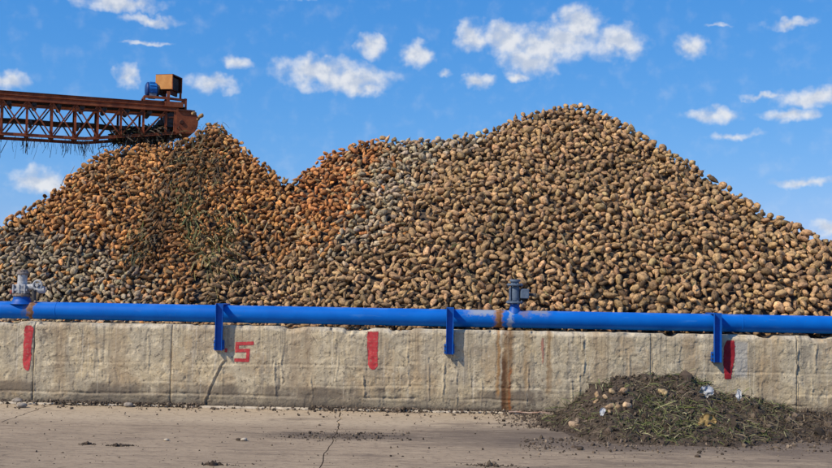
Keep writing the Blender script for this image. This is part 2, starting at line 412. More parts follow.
M_RUBBER = mat_simple('worn_conveyor_rubber', (.022, .019, .018), (.055, .043, .036), 6, .85, .004)
M_OCHRE = mat_simple('ochre_guard_sheet', (.52, .225, .060), (.60, .285, .085), 9, .65, .003)
M_MBLUE = mat_simple('blue_motor_paint', (.012, .12, .40), (.02, .19, .52), 14, .45, .003)
M_MDKBLUE = mat_simple('dark_blue_motor_cowl', (.008, .035, .15), (.012, .06, .22), 14, .5, .003)
M_GREYP = mat_simple('grey_motor_foot', (.20, .20, .22), (.30, .30, .32), 18, .6, .003)
M_RED = mat_simple('red_wall_paint', (.40, .030, .040), (.52, .055, .060), 16, .85, .006, lo=.3,
                   extra=lambda t, v, c: t.mix(t.math('MULTIPLY', t.ss(t.noise(v, 30, 5, .75), .54, .62), .75), c, rgb(.36, .20, .14)))
M_DRED = mat_simple('dark_red_wall_paint', (.27, .012, .020), (.34, .020, .030), 14, .8, .004)
M_FRED = mat_simple('faded_red_wall_paint', (.40, .16, .11), (.38, .25, .18), 30, .9, .004)
M_PLASTIC = mat_simple('dirty_white_plastic', (.30, .31, .32), (.48, .49, .50), 14, .5, .006)
M_WOOD = mat_simple('weathered_stick', (.30, .17, .12), (.45, .36, .28), 12, .85, .004)
M_STONE = mat_simple('grey_brown_stone', (.20, .17, .14), (.33, .29, .24), 18, .9, .008)
M_YLEAF = mat_simple('withered_yellow_leaf', (.20, .13, .045), (.34, .24, .09), 16, .75, .006)

# ------------------------------------------------------------------ ground and slabs
G = 900
me = npmesh('ground', [(-G, -G, -.03), (G, -G, -.03), (G, G, -.03), (-G, G, -.03)], [(0, 1, 2, 3)], M_EARTH, False)
ground = tag(obj('ground', me), kind='structure')
def jag(P, Q, n, amp, seed):                    # a broken line from P to Q
    r = random.Random(seed); out = []
    for k in range(n + 1):
        t = k / n; a = amp * math.sin(math.pi * t) ** .3
        out.append((P[0] + (Q[0] - P[0]) * t + r.uniform(-a, a), P[1] + (Q[1] - P[1]) * t + r.uniform(-a, a) * .5))
    return out
def rowline(Y, x0, x1): return [(x0, Y), (x1, Y)]
A0, A1 = atz(49, 405), atz(-4, 428)             # diagonal joint at the left
B0, B1, B2 = atz(341, 408), atz(333, 437), atz(330, 470)
yard = thing('concrete_yard', (0, 0, 0), None, None); tag(yard, kind='structure')
YF, YM = -.02, -2.05
def slab(poly):
    n = len(poly)
    mb = MB(); mb.add([(x, y, 0) for x, y in poly] + [(x, y, -.028) for x, y in poly],
                      [list(range(n))] + [(k, (k + 1) % n, n + (k + 1) % n, n + k) for k in range(n)])
    mb.build('slab', M_SLAB, yard)
g = .011
def off(line, dx): return [(x + dx, y) for x, y in line]
jA = jag((A0.x, YF), (A1.x - .15, YM), 14, .02, 1)
jB = jag((B0.x, YF), (B1.x, YM), 16, .03, 2)
jC = jag((X(742), YF), (X(735), YM), 12, .015, 3)
cuts = [[(-16, YF), (-16, YM)], [(-10.2, YF), (-10.2, YM)], jA, jB, jC, [(9.3, YF), (9.3, YM)], [(16, YF), (16, YM)]]
for a, b_ in zip(cuts, cuts[1:]): slab(off(a, g) + off(b_, -g * .6)[::-1])
kB = jag((B1.x - .015, YM - .012), (B2.x - .03, -7.2), 22, .02, 5)
cuts = [[(-16, YM - .012), (-16, -7.2)], [(-7.6, YM - .012), (-7.6, -7.2)], kB, [(4.4, YM - .012), (4.4, -7.2)], [(16, YM - .012), (16, -7.2)]]
for a, b_ in zip(cuts, cuts[1:]): slab(off(a, g * .6) + off(b_, -g * .4)[::-1])
for x0 in (-16, -10, -4, 2, 8):
    for y0 in (-7.215, -12.7):
        slab([(x0 + .006, y0), (x0 + 5.99, y0), (x0 + 5.99, y0 - 5.47), (x0 + .006, y0 - 5.47)])

# ------------------------------------------------------------------ wall
WALLH = 1.135
RIDGES = [(34, .12, 1.08, .016, .013), (104, .2, .9, .012, -.008), (61, .05, .4, .012, -.01), (99, .5, .8, .016, -.012), (108, .18, .42, .012, .012), (128, .15, .4, .012, .01), (148, .4, 1.0, .012, .010), (186, .1, .45, .010, -.008), (222, .1, .55, .010, .009),
          (275, .1, .7, .016, .014), (279, .05, .5, .014, -.012), (282, .3, .9, .012, .012), (311, .1, .5, .012, .013), (337, .2, .8, .012, .008), (364, .15, .55, .014, .016), (367, .1, .9, .010, -.010), (383, .05, .4, .012, .010),
          (408, .3, 1., .014, .010), (428, .1, .8, .014, .012), (444, .1, .7, .016, .015), (456, .05, .6, .014, .012), (470, .3, .9, .012, .010), (481, .1, .5, .012, .010), (527, .1, .7, .012, .013), (583, .5, 1.08, .018, .016), (579, .1, .6, .014, .012),
          (572, .05, .5, .012, .012), (629, .4, .9, .016, .011), (652, .5, 1.05, .010, -.012), (680, .6, 1.05, .012, .010), (760, .3, .9, .012, -.008), (797, .55, 1.0, .016, .022), (798, .2, .6, .012, -.012), (816, .6, 1.05, .018, .014), (812, .2, .6, .012, .01)]
RX0 = {}
def wall_h(x, z):
    h = (fbm(x * 1.1, z * 1.6, 3, 4) - .5) * .006 + (fbm(x * 18, z * 18, 8, 3) - .5) * .006
    h = h - .0035 * sstep(fbm(x * 4.2, z * 4.6, 21, 6), .54, .56)            # spalled skin
    h = h - .006 * sstep(fbm(x * 9.5, z * 8.0, 51, 5), .62, .65)
    h = h + .004 * sstep(fbm(x * 3.2, z * 8.0, 77, 4), .56, .58)            # skim of mortar
    for px, z0, z1, w, a in RIDGES:
        x0 = RX0.setdefault(px, X(px, 340 + (1 - (z0 + z1) / 2) * 70)); m = np.abs(x - x0) < .13
        if not m.any(): continue
        xm, zm = x[m], (z + 0 * x)[m]
        xc = x0 + (fbm(zm * 5, px, 5, 3) - .5) * .06
        on = sstep(zm, z0, z0 + .08) * (1 - sstep(zm, z1 - .08, z1)) * (.35 + .65 * sstep(vnoise(zm * 14, px * 1.7, 31), .25, .5))
        w = w * .7; h[m] += 1.05 * a * np.exp(-((xm - xc) / w) ** 2) * on
        h[m] -= .2 * abs(a) * np.exp(-((xm - xc - 1.9 * w) / w) ** 2) * on
    for zc, a, s in ((.17, .012, 41), (.335, .006, 43), (.60, .005, 44)):
        zz = zc + (fbm(x * 1.5, zc * 10, s, 4) - .5) * .06
        on = sstep(vnoise(x * 1.3, 3., s + 5), .35, .6)
        h = h - a * np.exp(-((z - zz) / .012) ** 2) * on + a * .5 * np.exp(-((z - zz + .03) / .02) ** 2) * on
    # a crack running down and left from below the first bracket
    c0, c1 = at(226, 360, 0), at(205, 402, 0)
    t = np.clip((c0.z - z) / (c0.z - c1.z), 0, 1); xc = c0.x + (c1.x - c0.x) * t ** .6 + (fbm(z * 8, z * 0, 9, 3) - .5) * .05
    on = (z < c0.z) * 1.
    h = h + on * (.013 * np.exp(-((x - xc) / .014) ** 2) - .016 * np.exp(-((x - xc - .028) / .012) ** 2))
    return h
def top_z(x): return WALLH - .045 * sstep(fbm(x * 2.3, x * 0 + 4.4, 61, 5), .54, .70) - .012 * fbm(x * 9, x * 0, 62, 3)
wall = thing('retaining_wall', (0, 0, 0), 'long weathered concrete retaining wall with rust runs and red paint marks below the blue pipe', 'wall')
JOINTS = [-10.5, -8.2] + [X(p) for p in (33.5, 171.5, 651, 797)] + [7.4, 9.6]
NZ = 92
for (xa, xb), gap in zip(zip(JOINTS, JOINTS[1:]), (.004, .012, .012, .003, .003, .003, .004)):
    xs = np.arange(xa + gap / 2, xb - .004, .012); xs[-1] = xb - .003
    xs = np.concatenate([[xs[0]], xs, [xs[-1]]]); n = len(xs)
    T = top_z(xs); rows = []
    for k in range(NZ + 1):
        f = k / NZ; z = T * f; y = -wall_h(xs, z)
        e = sstep(f, .93, 1.) ** 2; y = y + e * (.012 + .05 * sstep(fbm(xs * 4, xs * 0 + 1, 71, 4), .48, .62))
        d = np.minimum(xs - xs[0], xs[-1] - xs); y = y + (.014 if gap > .005 else .003) * np.exp(-d / .012) * (.3 + 1.2 * vnoise(z * 13, xs * 0 + xa, 12))
        y[0] = y[-1] = .29
        rows.append(np.stack([xs, y, z], 1))
    for yy, zz in ((.10, .0), (.20, .003), (.30, -.004), (.30, None)):
        z = (T + (fbm(xs * 6, xs * 0 + yy * 20, 81, 3) - .5) * .012 + zz) if zz is not None else T * 0
        y = xs * 0 + yy; y[0] = y[-1] = min(yy, .29); rows.append(np.stack([xs, y, z], 1))
    V = np.concatenate(rows); i = np.arange(len(rows) - 1)[:, None] * n + np.arange(n - 1)[None]
    F = np.stack([i, i + 1, i + n + 1, i + n], -1).reshape(-1, 4)
    o = obj('wall_panel', npmesh('wall_panel', V, F, M_WALL), wall)
def wall_sheet(name, V, F, mat, lift=.004):       # a coat of paint that follows the wall's relief; V in (x, z)
    V = np.asarray(V, float)
    P = np.stack([V[:, 0], -wall_h(V[:, 0], V[:, 1]) - lift, V[:, 1]], 1)
    return obj(name, npmesh(name, P, F, mat), wall)
def stripe(pts, mat, name='painted_stripe', res=34, seed=0):   # pts: (py, px_left, px_right)
    py = np.linspace(pts[0][0], pts[-1][0], res)
    l = np.interp(py, [p[0] for p in pts], [p[1] for p in pts]); r_ = np.interp(py, [p[0] for p in pts], [p[2] for p in pts])
    V, m = [], 9
    for k, (a, b_, yy) in enumerate(zip(l, r_, py)):
        a += (vnoise(np.array([k * .8]), np.array([seed]), 2)[0] - .5) * .9; b_ += (vnoise(np.array([k * .8]), np.array([seed + 5]), 3)[0] - .5) * .9
        for q in range(m):
            w = at(a + (b_ - a) * q / (m - 1), yy, 0); V.append((w.x, w.z))
    i = np.arange(res - 1)[:, None] * m + np.arange(m - 1)[None]
    return wall_sheet(name, V, np.stack([i, i + m, i + m + 1, i + 1], -1).reshape(-1, 4), mat)
stripe([(325.5, 26, 31.5), (329, 24.5, 33.5), (340, 24, 32), (352, 23, 31), (364, 22.5, 30.5), (368, 23.5, 29.5), (370.5, 27, 29)], M_RED, seed=1)
stripe([(331.5, 367.5, 378), (336, 367, 378), (352, 367.5, 377.5), (364, 368, 378), (367, 369, 377), (369.5, 372, 374)], M_RED, seed=2)
stripe([(340.5, 727, 734), (346, 724, 735), (356, 723.5, 734.5), (366, 723.5, 733), (374, 724, 731.5), (379, 724.5, 731)], M_DRED, seed=3)
stripe([(338, 541.5, 543.5), (346, 541, 544), (355, 541.8, 543.8), (362, 542.2, 543.2), (364, 542.5, 543)], M_FRED, seed=4)
def ribbon(pts, w, mat, name):                    # one mitred stroke through pixel points
    P = [Vector(p) for p in pts]; L, Rr = [], []
    for k, p in enumerate(P):
        d0 = (p - P[k - 1]).normalized() if k else None; d1 = (P[k + 1] - p).normalized() if k < len(P) - 1 else None
        d = ((d0 or d1) + (d1 or d0)).normalized(); nn = Vector((-d.y, d.x)); c = nn.dot(Vector((-(d1 or d0).y, (d1 or d0).x)))
        L.append(p + nn * w / 2 / c); Rr.append(p - nn * w / 2 / c)
    V, m = [], 5
    for k in range(len(P) - 1):
        ns_ = max(3, int((P[k + 1] - P[k]).length))
        for j in range(ns_ + (k == len(P) - 2)):
            t = j / ns_; a, b_ = L[k].lerp(L[k + 1], t), Rr[k].lerp(Rr[k + 1], t)
            for q in range(m):
                c = a.lerp(b_, q / (m - 1)) + Vector((random.uniform(-.12, .12), random.uniform(-.12, .12))); v = at(c.x, c.y, 0); V.append((v.x, v.z))
    i = np.arange(len(V) // m - 1)[:, None] * m + np.arange(m - 1)[None]
    return wall_sheet(name, V, np.stack([i, i + 1, i + m + 1, i + m], -1).reshape(-1, 4), mat)
ribbon([(253.8, 343.2), (237.2, 343.8), (236.8, 350.6), (248.2, 350.3), (247.6, 360.2), (234.2, 360)], 3.4, M_RED, 'painted_numeral')
ribbon([(225.9, 348.2), (226.2, 350.2), (225.8, 352.2)], 2.4, M_RED, 'painted_dot')

# the broken lip of footing at the foot of the wall
foot = tag(thing('wall_footing', (0, 0, 0), None, None), kind='structure')
x = -8.5
while x < 8.5:
    L = random.uniform(.5, 1.6); xs = np.linspace(x, x + L - random.uniform(.01, .12), 26)
    dep = .05 + .07 * fbm(xs * 3, xs * 0, 91, 4) + .03 * vnoise(xs * 11, xs * 0, 92); rows = []
    for yy, zz in ((0., .022), (.35, .026), (.8, .024), (1., .016), (1.02, .001)):
        rows.append(np.stack([xs, -.035 + .0 * xs - dep * yy, zz + .006 * (vnoise(xs * 9, xs * 0 + yy * 7, 93) - .5) * (zz > .01)], 1))
    V = np.concatenate(rows); n = len(xs); i = np.arange(4)[:, None] * n + np.arange(n - 1)[None]
    obj('footing_piece', npmesh('footing_piece', V, np.stack([i, i + n, i + n + 1, i + 1], -1).reshape(-1, 4), M_FOOT), foot)
    x += L

# ------------------------------------------------------------------ pipe, brackets, valves
PY, PZ, PR = .17, 1.286, .122
pipe = thing('blue_pipeline', (0, PY, PZ), 'long bright blue steel pipe running along the top of the concrete wall', 'pipe')
def PX(px): return at(px, 322, PY).x
secs = [-10.4, -7.6, PX(57), PX(499), PX(741), 7.9, 10.]
for a, b_ in zip(secs, secs[1:]):
    MB().tube((a + .002, 0, 0), (b_ - .002, 0, 0), PR, seg=48, caps=False).build('pipe_section', M_PIPE, pipe)
for s in secs[1:-1]:
    MB().lathe((s - .012, 0, 0), (s + .012, 0, 0), [(0, PR - .004), (.25, PR + .004), (.75, PR + .004), (1, PR - .004)], 40).build('weld_seam', M_PIPE, pipe)
for px, py0, py1, label in ((218.5, 303.5, 350.5, 'blue steel channel bracket holding the pipe beside the red numeral'),
                            (449.5, 307.5, 354.5, 'blue steel channel bracket holding the pipe left of the rust run'),
                            (717.5, 313, 362.5, 'blue steel channel bracket holding the pipe beside the dark red stripe')):
    c = at(px, py1, -.07); zt = at(px, py0, -.07).z; zb = c.z; H = zt - zb
    b_ = thing('pipe_bracket', (c.x, 0, zb), label, 'bracket', 'blue brackets clamping the pipe to the wall')
    y0 = -.045
    MB().box((0, y0, H / 2), (.098, .008, H)).build('web', M_BLUE, b_, .001)
    for sx in (-1, 1): MB().box((sx * .0465, y0 - .029, H / 2), (.009, .050, H)).build('channel_flange', M_BLUE, b_, .001)
    MB().box((-.004, y0 + .024, .075), (.145, .038, .13)).build('foot_plate', M_BLUE, b_, .002)
    MB().box((0, .19, H - .012), (.10, .455, .012)).build('top_arm', M_BLUE, b_, .001)
    MB().box((0, .415, H - .14), (.10, .012, .245)).build('rear_arm', M_BLUE, b_, .001)
    for zz in (.05, .11): MB().tube((-.064, y0 + .004, zz), (-.064, y0 - .014, zz), .011, seg=6).build('bolt', M_DARK, b_)
def riser(v, r0, r1, h, flare):
    MB().lathe((0, 0, -.035), (0, 0, h), [(0, r0 + flare), (.35, r0 + flare * .35), (.6, r0), (1, r1)], 28).build('riser', M_BLUE, v)
def flange(v, name, z, r, th, mat, nb=8, br=None):
    f = MB().lathe((0, 0, z), (0, 0, z + th), [(0, .01), (0, r - .004), (.15, r), (.85, r), (1, r - .004), (1, .01)], 32).build(name, mat, v)
    for k in range(nb):
        a = 2 * math.pi * (k + .5) / nb; q = br or r - .022
        MB().tube((q * math.cos(a), q * math.sin(a), z - .014), (q * math.cos(a), q * math.sin(a), z + th + .014), .011, seg=6).build('flange_bolt', mat, f)
# valve in the middle: blue-grey, side outlet and short stem to the right
v = thing('pipe_valve', (PX(514.5), PY, PZ + PR), 'blue-grey cast valve standing on the pipe above the rust run', 'valve', 'valves standing on the pipe')
riser(v, .066, .064, .10, .03)
flange(v, 'lower_flange', .10, .122, .026, M_VALVE)
MB().lathe((0, 0, .126), (0, 0, .345), [(0, .06), (.08, .068), (.2, .072), (.75, .072), (.88, .066), (1, .058)], 28).build('valve_body', M_VALVE, v)
MB().box((-.07, -.045, .225), (.026, .05, .19)).build('body_rib', M_VALVE, v, .004)
MB().box((.135, -.01, .235), (.12, .13, .135)).build('side_housing', M_VALVE, v, .008)
st = MB().tube((.19, -.01, .225), (.29, -.01, .215), .022, seg=14).build('stem', M_DARK, v)
MB().box((.285, -.01, .215), (.022, .06, .055)).build('stem_head', M_DARK, st, .004)
flange(v, 'upper_flange', .345, .115, .022, M_VALVE, 8)
MB().lathe((0, 0, .367), (0, 0, .432), [(0, .058), (.5, .056), (.55, .076), (.95, .076), (1, .07), (1, .052), (.7, .05), (.7, .001)], 28).build('outlet_collar', M_VALVE, v)
# valve at the left: light grey, rusty outlet, wheel assembly to the right
v = thing('pipe_valve', (PX(21), PY, PZ + PR), 'light grey valve with a rusty outlet at the left end of the pipe', 'valve', 'valves standing on the pipe')
riser(v, .118, .112, .075, .045)
flange(v, 'lower_flange', .075, .128, .034, M_VRUST)
MB().lathe((0, 0, .109), (0, 0, .245), [(0, .09), (.1, .10), (.85, .10), (1, .09)], 28).build('valve_body', M_VGREY, v)
for xx in (-.09, -.005, .075): MB().box((xx, -.085, .178), (.022, .05, .128)).build('body_rib', M_VGREY, v, .004)
MB().box((0, -.09, .165), (.21, .02, .028)).build('body_band', M_VGREY, v, .003)
MB().lathe((0, 0, .245), (0, 0, .385), [(0, .072), (.3, .066), (1, .066)], 26).build('bonnet', M_VGREY, v)
flange(v, 'outlet_flange', .385, .083, .028, M_VRUST, 6, .07)
MB().lathe((0, 0, .413), (0, 0, .45), [(0, .07), (.9, .07), (1, .062), (1, .05), (.3, .048), (.3, .001)], 26).build('outlet_collar', M_VRUST, v)
MB().tube((.08, -.02, .20), (.19, -.03, .215), .045, seg=18).build('side_branch', M_VGREY, v)
w = MB(); 
for k in range(24):
    a, b2 = 2 * math.pi * k / 24, 2 * math.pi * (k + 1) / 24
    w.tube((.24 + .062 * math.cos(a), -.06, .235 + .062 * math.sin(a)), (.24 + .062 * math.cos(b2), -.06, .235 + .062 * math.sin(b2)), .014, seg=8, caps=False)
w = w.build('hand_wheel', M_VGREY, v)
for k in range(3):
    a = 2.1 * k + .3; MB().tube((.24, -.06, .235), (.24 + .06 * math.cos(a), -.06, .235 + .06 * math.sin(a)), .007, seg=8).build('spoke', M_VGREY, w)
MB().lathe((.24, -.09, .235), (.24, .05, .235), [(0, .001), (0, .022), (.5, .024), (.5, .036), (1, .036)], 18).build('wheel_hub', M_VGREY, v)
MB().lathe((.19, -.03, .17), (.33, -.02, .17), [(0, .001), (0, .035), (.4, .035), (.4, .05), (1, .05), (1, .001)], 18).build('branch_coupling', M_VGREY, v)
MB().tube((.19, -.05, .16), (.20, -.06, .02), .035, .028, seg=14).build('drain_pipe', M_DARK, v)
MB().tube((-.10, -.02, .13), (-.15, -.05, .13), .026, seg=12).build('plug', mat_simple('red_primer', (.33, .07, .045), (.42, .10, .06), 20, .7, .002), v)

# ------------------------------------------------------------------ the heap of beets
SIL = [(-260, 300), (-110, 262), (-50, 240), (0, 222), (30, 205), (65, 177), (100, 152), (125, 145), (150, 142), (185, 140), (198, 131), (207, 124), (216, 122), (228, 133), (250, 153), (285, 179), (290, 180), (302, 170), (330, 152), (358, 142),
       (385, 138), (402, 140), (440, 138), (470, 134), (488, 131), (505, 121), (522, 115), (550, 109), (580, 105), (602, 112), (640, 131), (680, 155), (720, 183), (760, 206), (800, 227), (832, 240), (900, 272), (980, 300)]
ZB, SL = 1.17, .84
def foot_px(px): return float(np.interp(px, [-300, 150, 320, 460, 900], [1.3, 1.2, .75, .36, .36]))
RX, RY, RZ, RF = [], [], [], []
for px, py in SIL:
    d = ray(px, py - 1.5); f = foot_px(px)
    t = (ZB + SL * (CAM.y - f) - CAM.z) / (d.z - SL * d.y); p = CAM + d * t
    RX.append(p.x); RY.append(p.y); RZ.append(max(p.z, ZB + .05)); RF.append(f)
RX, RY, RZ, RF = map(np.array, (RX, RY, RZ, RF))
xl, xv, xr = (at(p, 250, 3).x for p in (205, 275, 590))
def heap_z(x, y):
    H, Yr, f = np.interp(x, RX, RZ), np.interp(x, RX, RY), np.interp(x, RX, RF)
    base = ZB + SL * (y - f)
    u = np.clip((base - ZB) / np.maximum(H - ZB, .05), 0, 1)
    bulge = .22 * np.exp(-((x - xl) / .8) ** 2) - .34 * np.exp(-((x - xv + .25 * (y - 3)) / .55) ** 2) + .20 * np.exp(-((x - xr) / 2.2) ** 2) + (fbm(x * .8, y * .8, 15, 3) - .5) * .5
    front = base + np.sin(np.pi * u) * bulge + (fbm(x * 2.2, y * 2.2, 17, 3) - .5) * .13
    back = H - .8 * (y - Yr) + (fbm(x * 2.2, y * 2.2, 17, 3) - .5) * .13
    z = np.minimum(front, H + (H - front) * 0 - .02)
    return np.where(y > Yr, np.minimum(back, H), np.maximum(z, ZB - .05 + (fbm(x * 3, y * 3, 18, 2) - .5) * .08))
def heap_n(x, y, e=.06):
    gx = (heap_z(x + e, y) - heap_z(x - e, y)) / (2 * e); gy = (heap_z(x, y + e) - heap_z(x, y - e)) / (2 * e)
    n = np.stack([-gx, -gy, np.ones_like(gx)], -1); return n / np.linalg.norm(n, axis=-1, keepdims=True)

# beet shapes: a lathe of 8 rings, bent, lumpy, crown end cut
SEG, RINGS, NVAR = 9, 7, 26
def beet_shape(seed):
    r = np.random.default_rng(seed); V = [(0, 0, -1.0 - r.uniform(0, .25))]; T = [0.]
    ang = np.arange(SEG) * 2 * np.pi / SEG; cone = r.random() < .65; tail = cone and r.random() < .6; tap = r.uniform(.35, .75) if cone else r.uniform(0, .35); ex = r.uniform(1.9, 2.8)
    V[0] = (0, 0, -1.35 if tail else -1.0)
    bend = r.uniform(-.25, .25, 2); lob = r.uniform(0, .11, 3); ph = r.uniform(0, 6.28, 6); cut = r.uniform(.62, .85) if cone else r.uniform(.75, 1.02); sq = r.uniform(.82, 1.)
    for k in range(RINGS):
        t = (k + .5) / RINGS; z = -math.cos(math.pi * (.06 + .90 * t))
        rad = max(1 - abs(z) ** ex, .03) ** .5 * (1 - tap * (1 - t) ** 1.3)
        if tail and k < 2: rad *= .45 + .25 * k
        a = rad * (1 + lob[0] * np.cos(2 * ang + ph[0] + t) + lob[1] * np.cos(3 * ang + ph[1] - 2 * t) + lob[2] * np.cos(5 * ang + ph[2] + 4 * t) + r.normal(0, .075, SEG))
        zz = z + .05 * np.cos(ang + ph[3]) * (k > 4) + r.normal(0, .012, SEG)
        zz = np.minimum(zz, cut + .12 * np.cos(ang + ph[4]))
        bx, by = bend * (1 - t) ** 2
        for q in range(SEG): V.append((a[q] * math.cos(ang[q]) + bx, a[q] * sq * math.sin(ang[q]) + by, zz[q])); T.append(t)
    V.append((0, 0, cut + .03)); T.append(1.)
    F = [(0, 1 + (q + 1) % SEG, 1 + q) for q in range(SEG)]
    for k in range(RINGS - 1):
        for q in range(SEG):
            a, b2, c, d = 1 + k * SEG + q, 1 + k * SEG + (q + 1) % SEG, 1 + (k + 1) * SEG + (q + 1) % SEG, 1 + (k + 1) * SEG + q
            F += [(a, b2, c), (a, c, d)]
    L = len(V) - 1
    F += [(L, 1 + (RINGS - 1) * SEG + q, 1 + (RINGS - 1) * SEG + (q + 1) % SEG) for q in range(SEG)]
    return np.array(V, float), np.array(F), np.array(T)
VAR = [beet_shape(100 + k) for k in range(NVAR)]

# scatter: loose sphere packing in a shell under the surface, outermost layer first
BD = .110
def size_at(px): return np.interp(px, [0, 200, 330, 470, 832], [.84, .80, .82, .97, 1.06])
XMIN, XMAX, YMAX = at(-75, 250, 4).x, at(905, 250, 4).x, 8.5
grid = {}; CELL = .145
pts = []
def try_add(p, d):
    i, j, k = int(p[0] // CELL), int(p[1] // CELL), int(p[2] // CELL)
    for a in (i - 1, i, i + 1):
        for b2 in (j - 1, j, j + 1):
            for c in (k - 1, k, k + 1):
                for q in grid.get((a, b2, c), ()):
                    dd = (d + q[3]) * .5
                    if (p[0] - q[0]) ** 2 + (p[1] - q[1]) ** 2 + (p[2] - q[2]) ** 2 < dd * dd: return False
    grid.setdefault((i, j, k), []).append((p[0], p[1], p[2], d)); pts.append((p[0], p[1], p[2], d)); return True
for lo, hi, N in ((.0, .06, 95000), (.05, .12, 85000), (.11, .165, 45000)):
    xs = rng.uniform(XMIN, XMAX, N); ys = rng.uniform(.38, YMAX, N)
    Yr = np.interp(xs, RX, RY); keep = (ys < Yr + .9) & (np.interp(xs, RX, RZ) > ZB + .1); xs, ys = xs[keep], ys[keep]
    zs = heap_z(xs, ys); nn = heap_n(xs, ys); dep = rng.uniform(lo, hi, len(xs))
    P = np.stack([xs, ys, zs], 1) - nn * dep[:, None]
    P = P[P[:, 1] > .365]
    px, py, dd = proj(P); sz = BD * size_at(px) * np.clip(rng.normal(1, .17, len(P)), .62, 1.45)
    for p, d in zip(P.tolist(), (sz * .90).tolist()): try_add(p, d)
def neighbours(p):
    i, j, k = int(p[0] // CELL), int(p[1] // CELL), int(p[2] // CELL); n_ = 0
    for a in (i - 1, i, i + 1):
        for b2 in (j - 1, j, j + 1):
            for c in (k - 1, k, k + 1):
                for q in grid.get((a, b2, c), ()):
                    if (p[0] - q[0]) ** 2 + (p[1] - q[1]) ** 2 + (p[2] - q[2]) ** 2 < 2.6 * ((p[3] + q[3]) * .5) ** 2: n_ += 1
    return n_ - 1
pts = [p for p in pts if neighbours(p) >= 4]
pts = np.array(pts); NB = len(pts); BP, BS = pts[:, :3].copy(), pts[:, 3] / .90
BN = heap_n(BP[:, 0], BP[:, 1])
def frames(N3, tilt):
    k = len(N3); t1 = np.cross(N3, rng.normal(size=(k, 3))); t1 /= np.linalg.norm(t1, axis=1, keepdims=True)
    ax = t1 + N3 * rng.normal(0, tilt, (k, 1)); ax /= np.linalg.norm(ax, axis=1, keepdims=True)
    b2 = np.cross(ax, rng.normal(size=(k, 3))); b2 /= np.linalg.norm(b2, axis=1, keepdims=True)
    return np.stack([b2, np.cross(ax, b2), ax], 2)            # columns are the local axes
BR = frames(BN, .55)
ppx, ppy, pdep = proj(BP)
elong = np.where(ppx < 440, rng.normal(1.55, .26, NB), rng.normal(1.32, .22, NB)).clip(.95, 2.2)
wd = BS * .5 * 1.14 / elong ** .42
BSC = np.stack([wd, wd * rng.uniform(.82, 1, NB), wd * elong], 1)
BV = rng.integers(0, NVAR, NB)
# colour of each load of beets, by where it was tipped
jit = rng.normal(0, 1, (NB, 2)); jx, jy = ppx + jit[:, 0] * 9, ppy + jit[:, 1] * 8
def poly_in(x, y, poly):
    ins = np.zeros(len(x), bool); n = len(poly)
    for k in range(n):
        (x0, y0), (x1, y1) = poly[k], poly[k - 1]
        c = ((y0 > y) != (y1 > y)) & (x < (x1 - x0) * (y - y0) / (y1 - y0 + 1e-9) + x0); ins ^= c
    return ins
grey1 = poly_in(jx, jy, [(-200, 228), (20, 228), (75, 240), (125, 256), (150, 275), (150, 330), (-200, 330)])
grey2 = poly_in(jx, jy, [(398, 120), (480, 115), (486, 140), (452, 152), (425, 172), (405, 205), (372, 238), (335, 262), (315, 262), (345, 228), (362, 200), (380, 165), (396, 148)])
tan_ = (jx > 400) | ((jx > 310) & (jy > 235)) | ((jx > 150) & (jy > 285)) | ((jx > 240) & (jy > 250) & (jit[:, 0] > -.2))
colr = np.empty((NB, 3)); colr[:] = (.56, .262, .084)                     # fresh orange load
mixn = fbm(BP[:, 0] * 2.2, BP[:, 2] * 2.2, 95, 3)
o_ = (jx > 290) & (jx < 402) & (jy < 225); colr[o_] = (.52, .215, .068)
brown = (.455, .282, .135)
soft = np.clip((jx - 330) / 90, 0, 1) + np.clip((jy - 225) / 45, 0, 1) * (jx > 200) + np.clip((jy - 275) / 30, 0, 1) * (jx > 140)
to_brown = rng.random(NB) < np.clip(soft + (mixn - .5) * .9, 0, 1) + .08
colr[to_brown | (jx > 415)] = brown
gg = (grey1 | grey2) & (rng.random(NB) > .16)
colr[gg] = (.44, .340, .215); colr[grey1 & gg] = (.38, .290, .178)
darkband = poly_in(jx, jy, [(198, 122), (226, 140), (212, 185), (185, 225), (158, 275), (118, 268), (150, 200), (175, 150)])
colr[darkband] *= .5                                         # beet colour halved in a band under the trash run
wet = sstep(fbm(BP[:, 0] * 1.1, BP[:, 2] * 1.6, 97, 4), .52, .66); colr *= (1 - .22 * wet)[:, None]
colr *= np.exp(rng.normal(0, .22, (NB, 1))); colr *= np.exp(rng.normal(0, .03, (NB, 3)))
dk = rng.random(NB) < .16; colr[dk] *= rng.uniform(.35, .7, (dk.sum(), 1))

# which beets show largest: a depth buffer of spheres
ZW, ZH, ZS = 1024, 576, 1024 / 832
zb = np.full((ZH, ZW), 1e9); ib = np.full((ZH, ZW), -1)
rad_px = BS * .55 * FPX / pdep * ZS
for k in np.argsort(pdep):
    cx, cy, r_ = ppx[k] * ZS, ppy[k] * ZS, rad_px[k]
    x0, x1, y0, y1 = max(int(cx - r_), 0), min(int(cx + r_) + 2, ZW), max(int(cy - r_), 0), min(int(cy + r_) + 2, ZH)
    if x1 <= x0 or y1 <= y0: continue
    yy, xx = np.mgrid[y0:y1, x0:x1]; q = ((xx - cx) ** 2 + (yy - cy) ** 2) / (r_ * r_); dd = pdep[k] - BS[k] * .5 * np.sqrt(np.clip(1 - q, 0, 1))
    w_ = (q < 1) & (dd < zb[y0:y1, x0:x1]); zb[y0:y1, x0:x1][w_] = dd[w_]; ib[y0:y1, x0:x1][w_] = k
pipe_row = ((304.6 + np.arange(ZW) / ZS * .0175) * ZS).astype(int)
for k in range(ZW): ib[pipe_row[k]:, k] = -1
cnt = np.bincount(ib[ib >= 0], minlength=NB)
NEAR = np.argsort(-cnt)[:284]
is_near = np.zeros(NB, bool); is_near[NEAR] = True

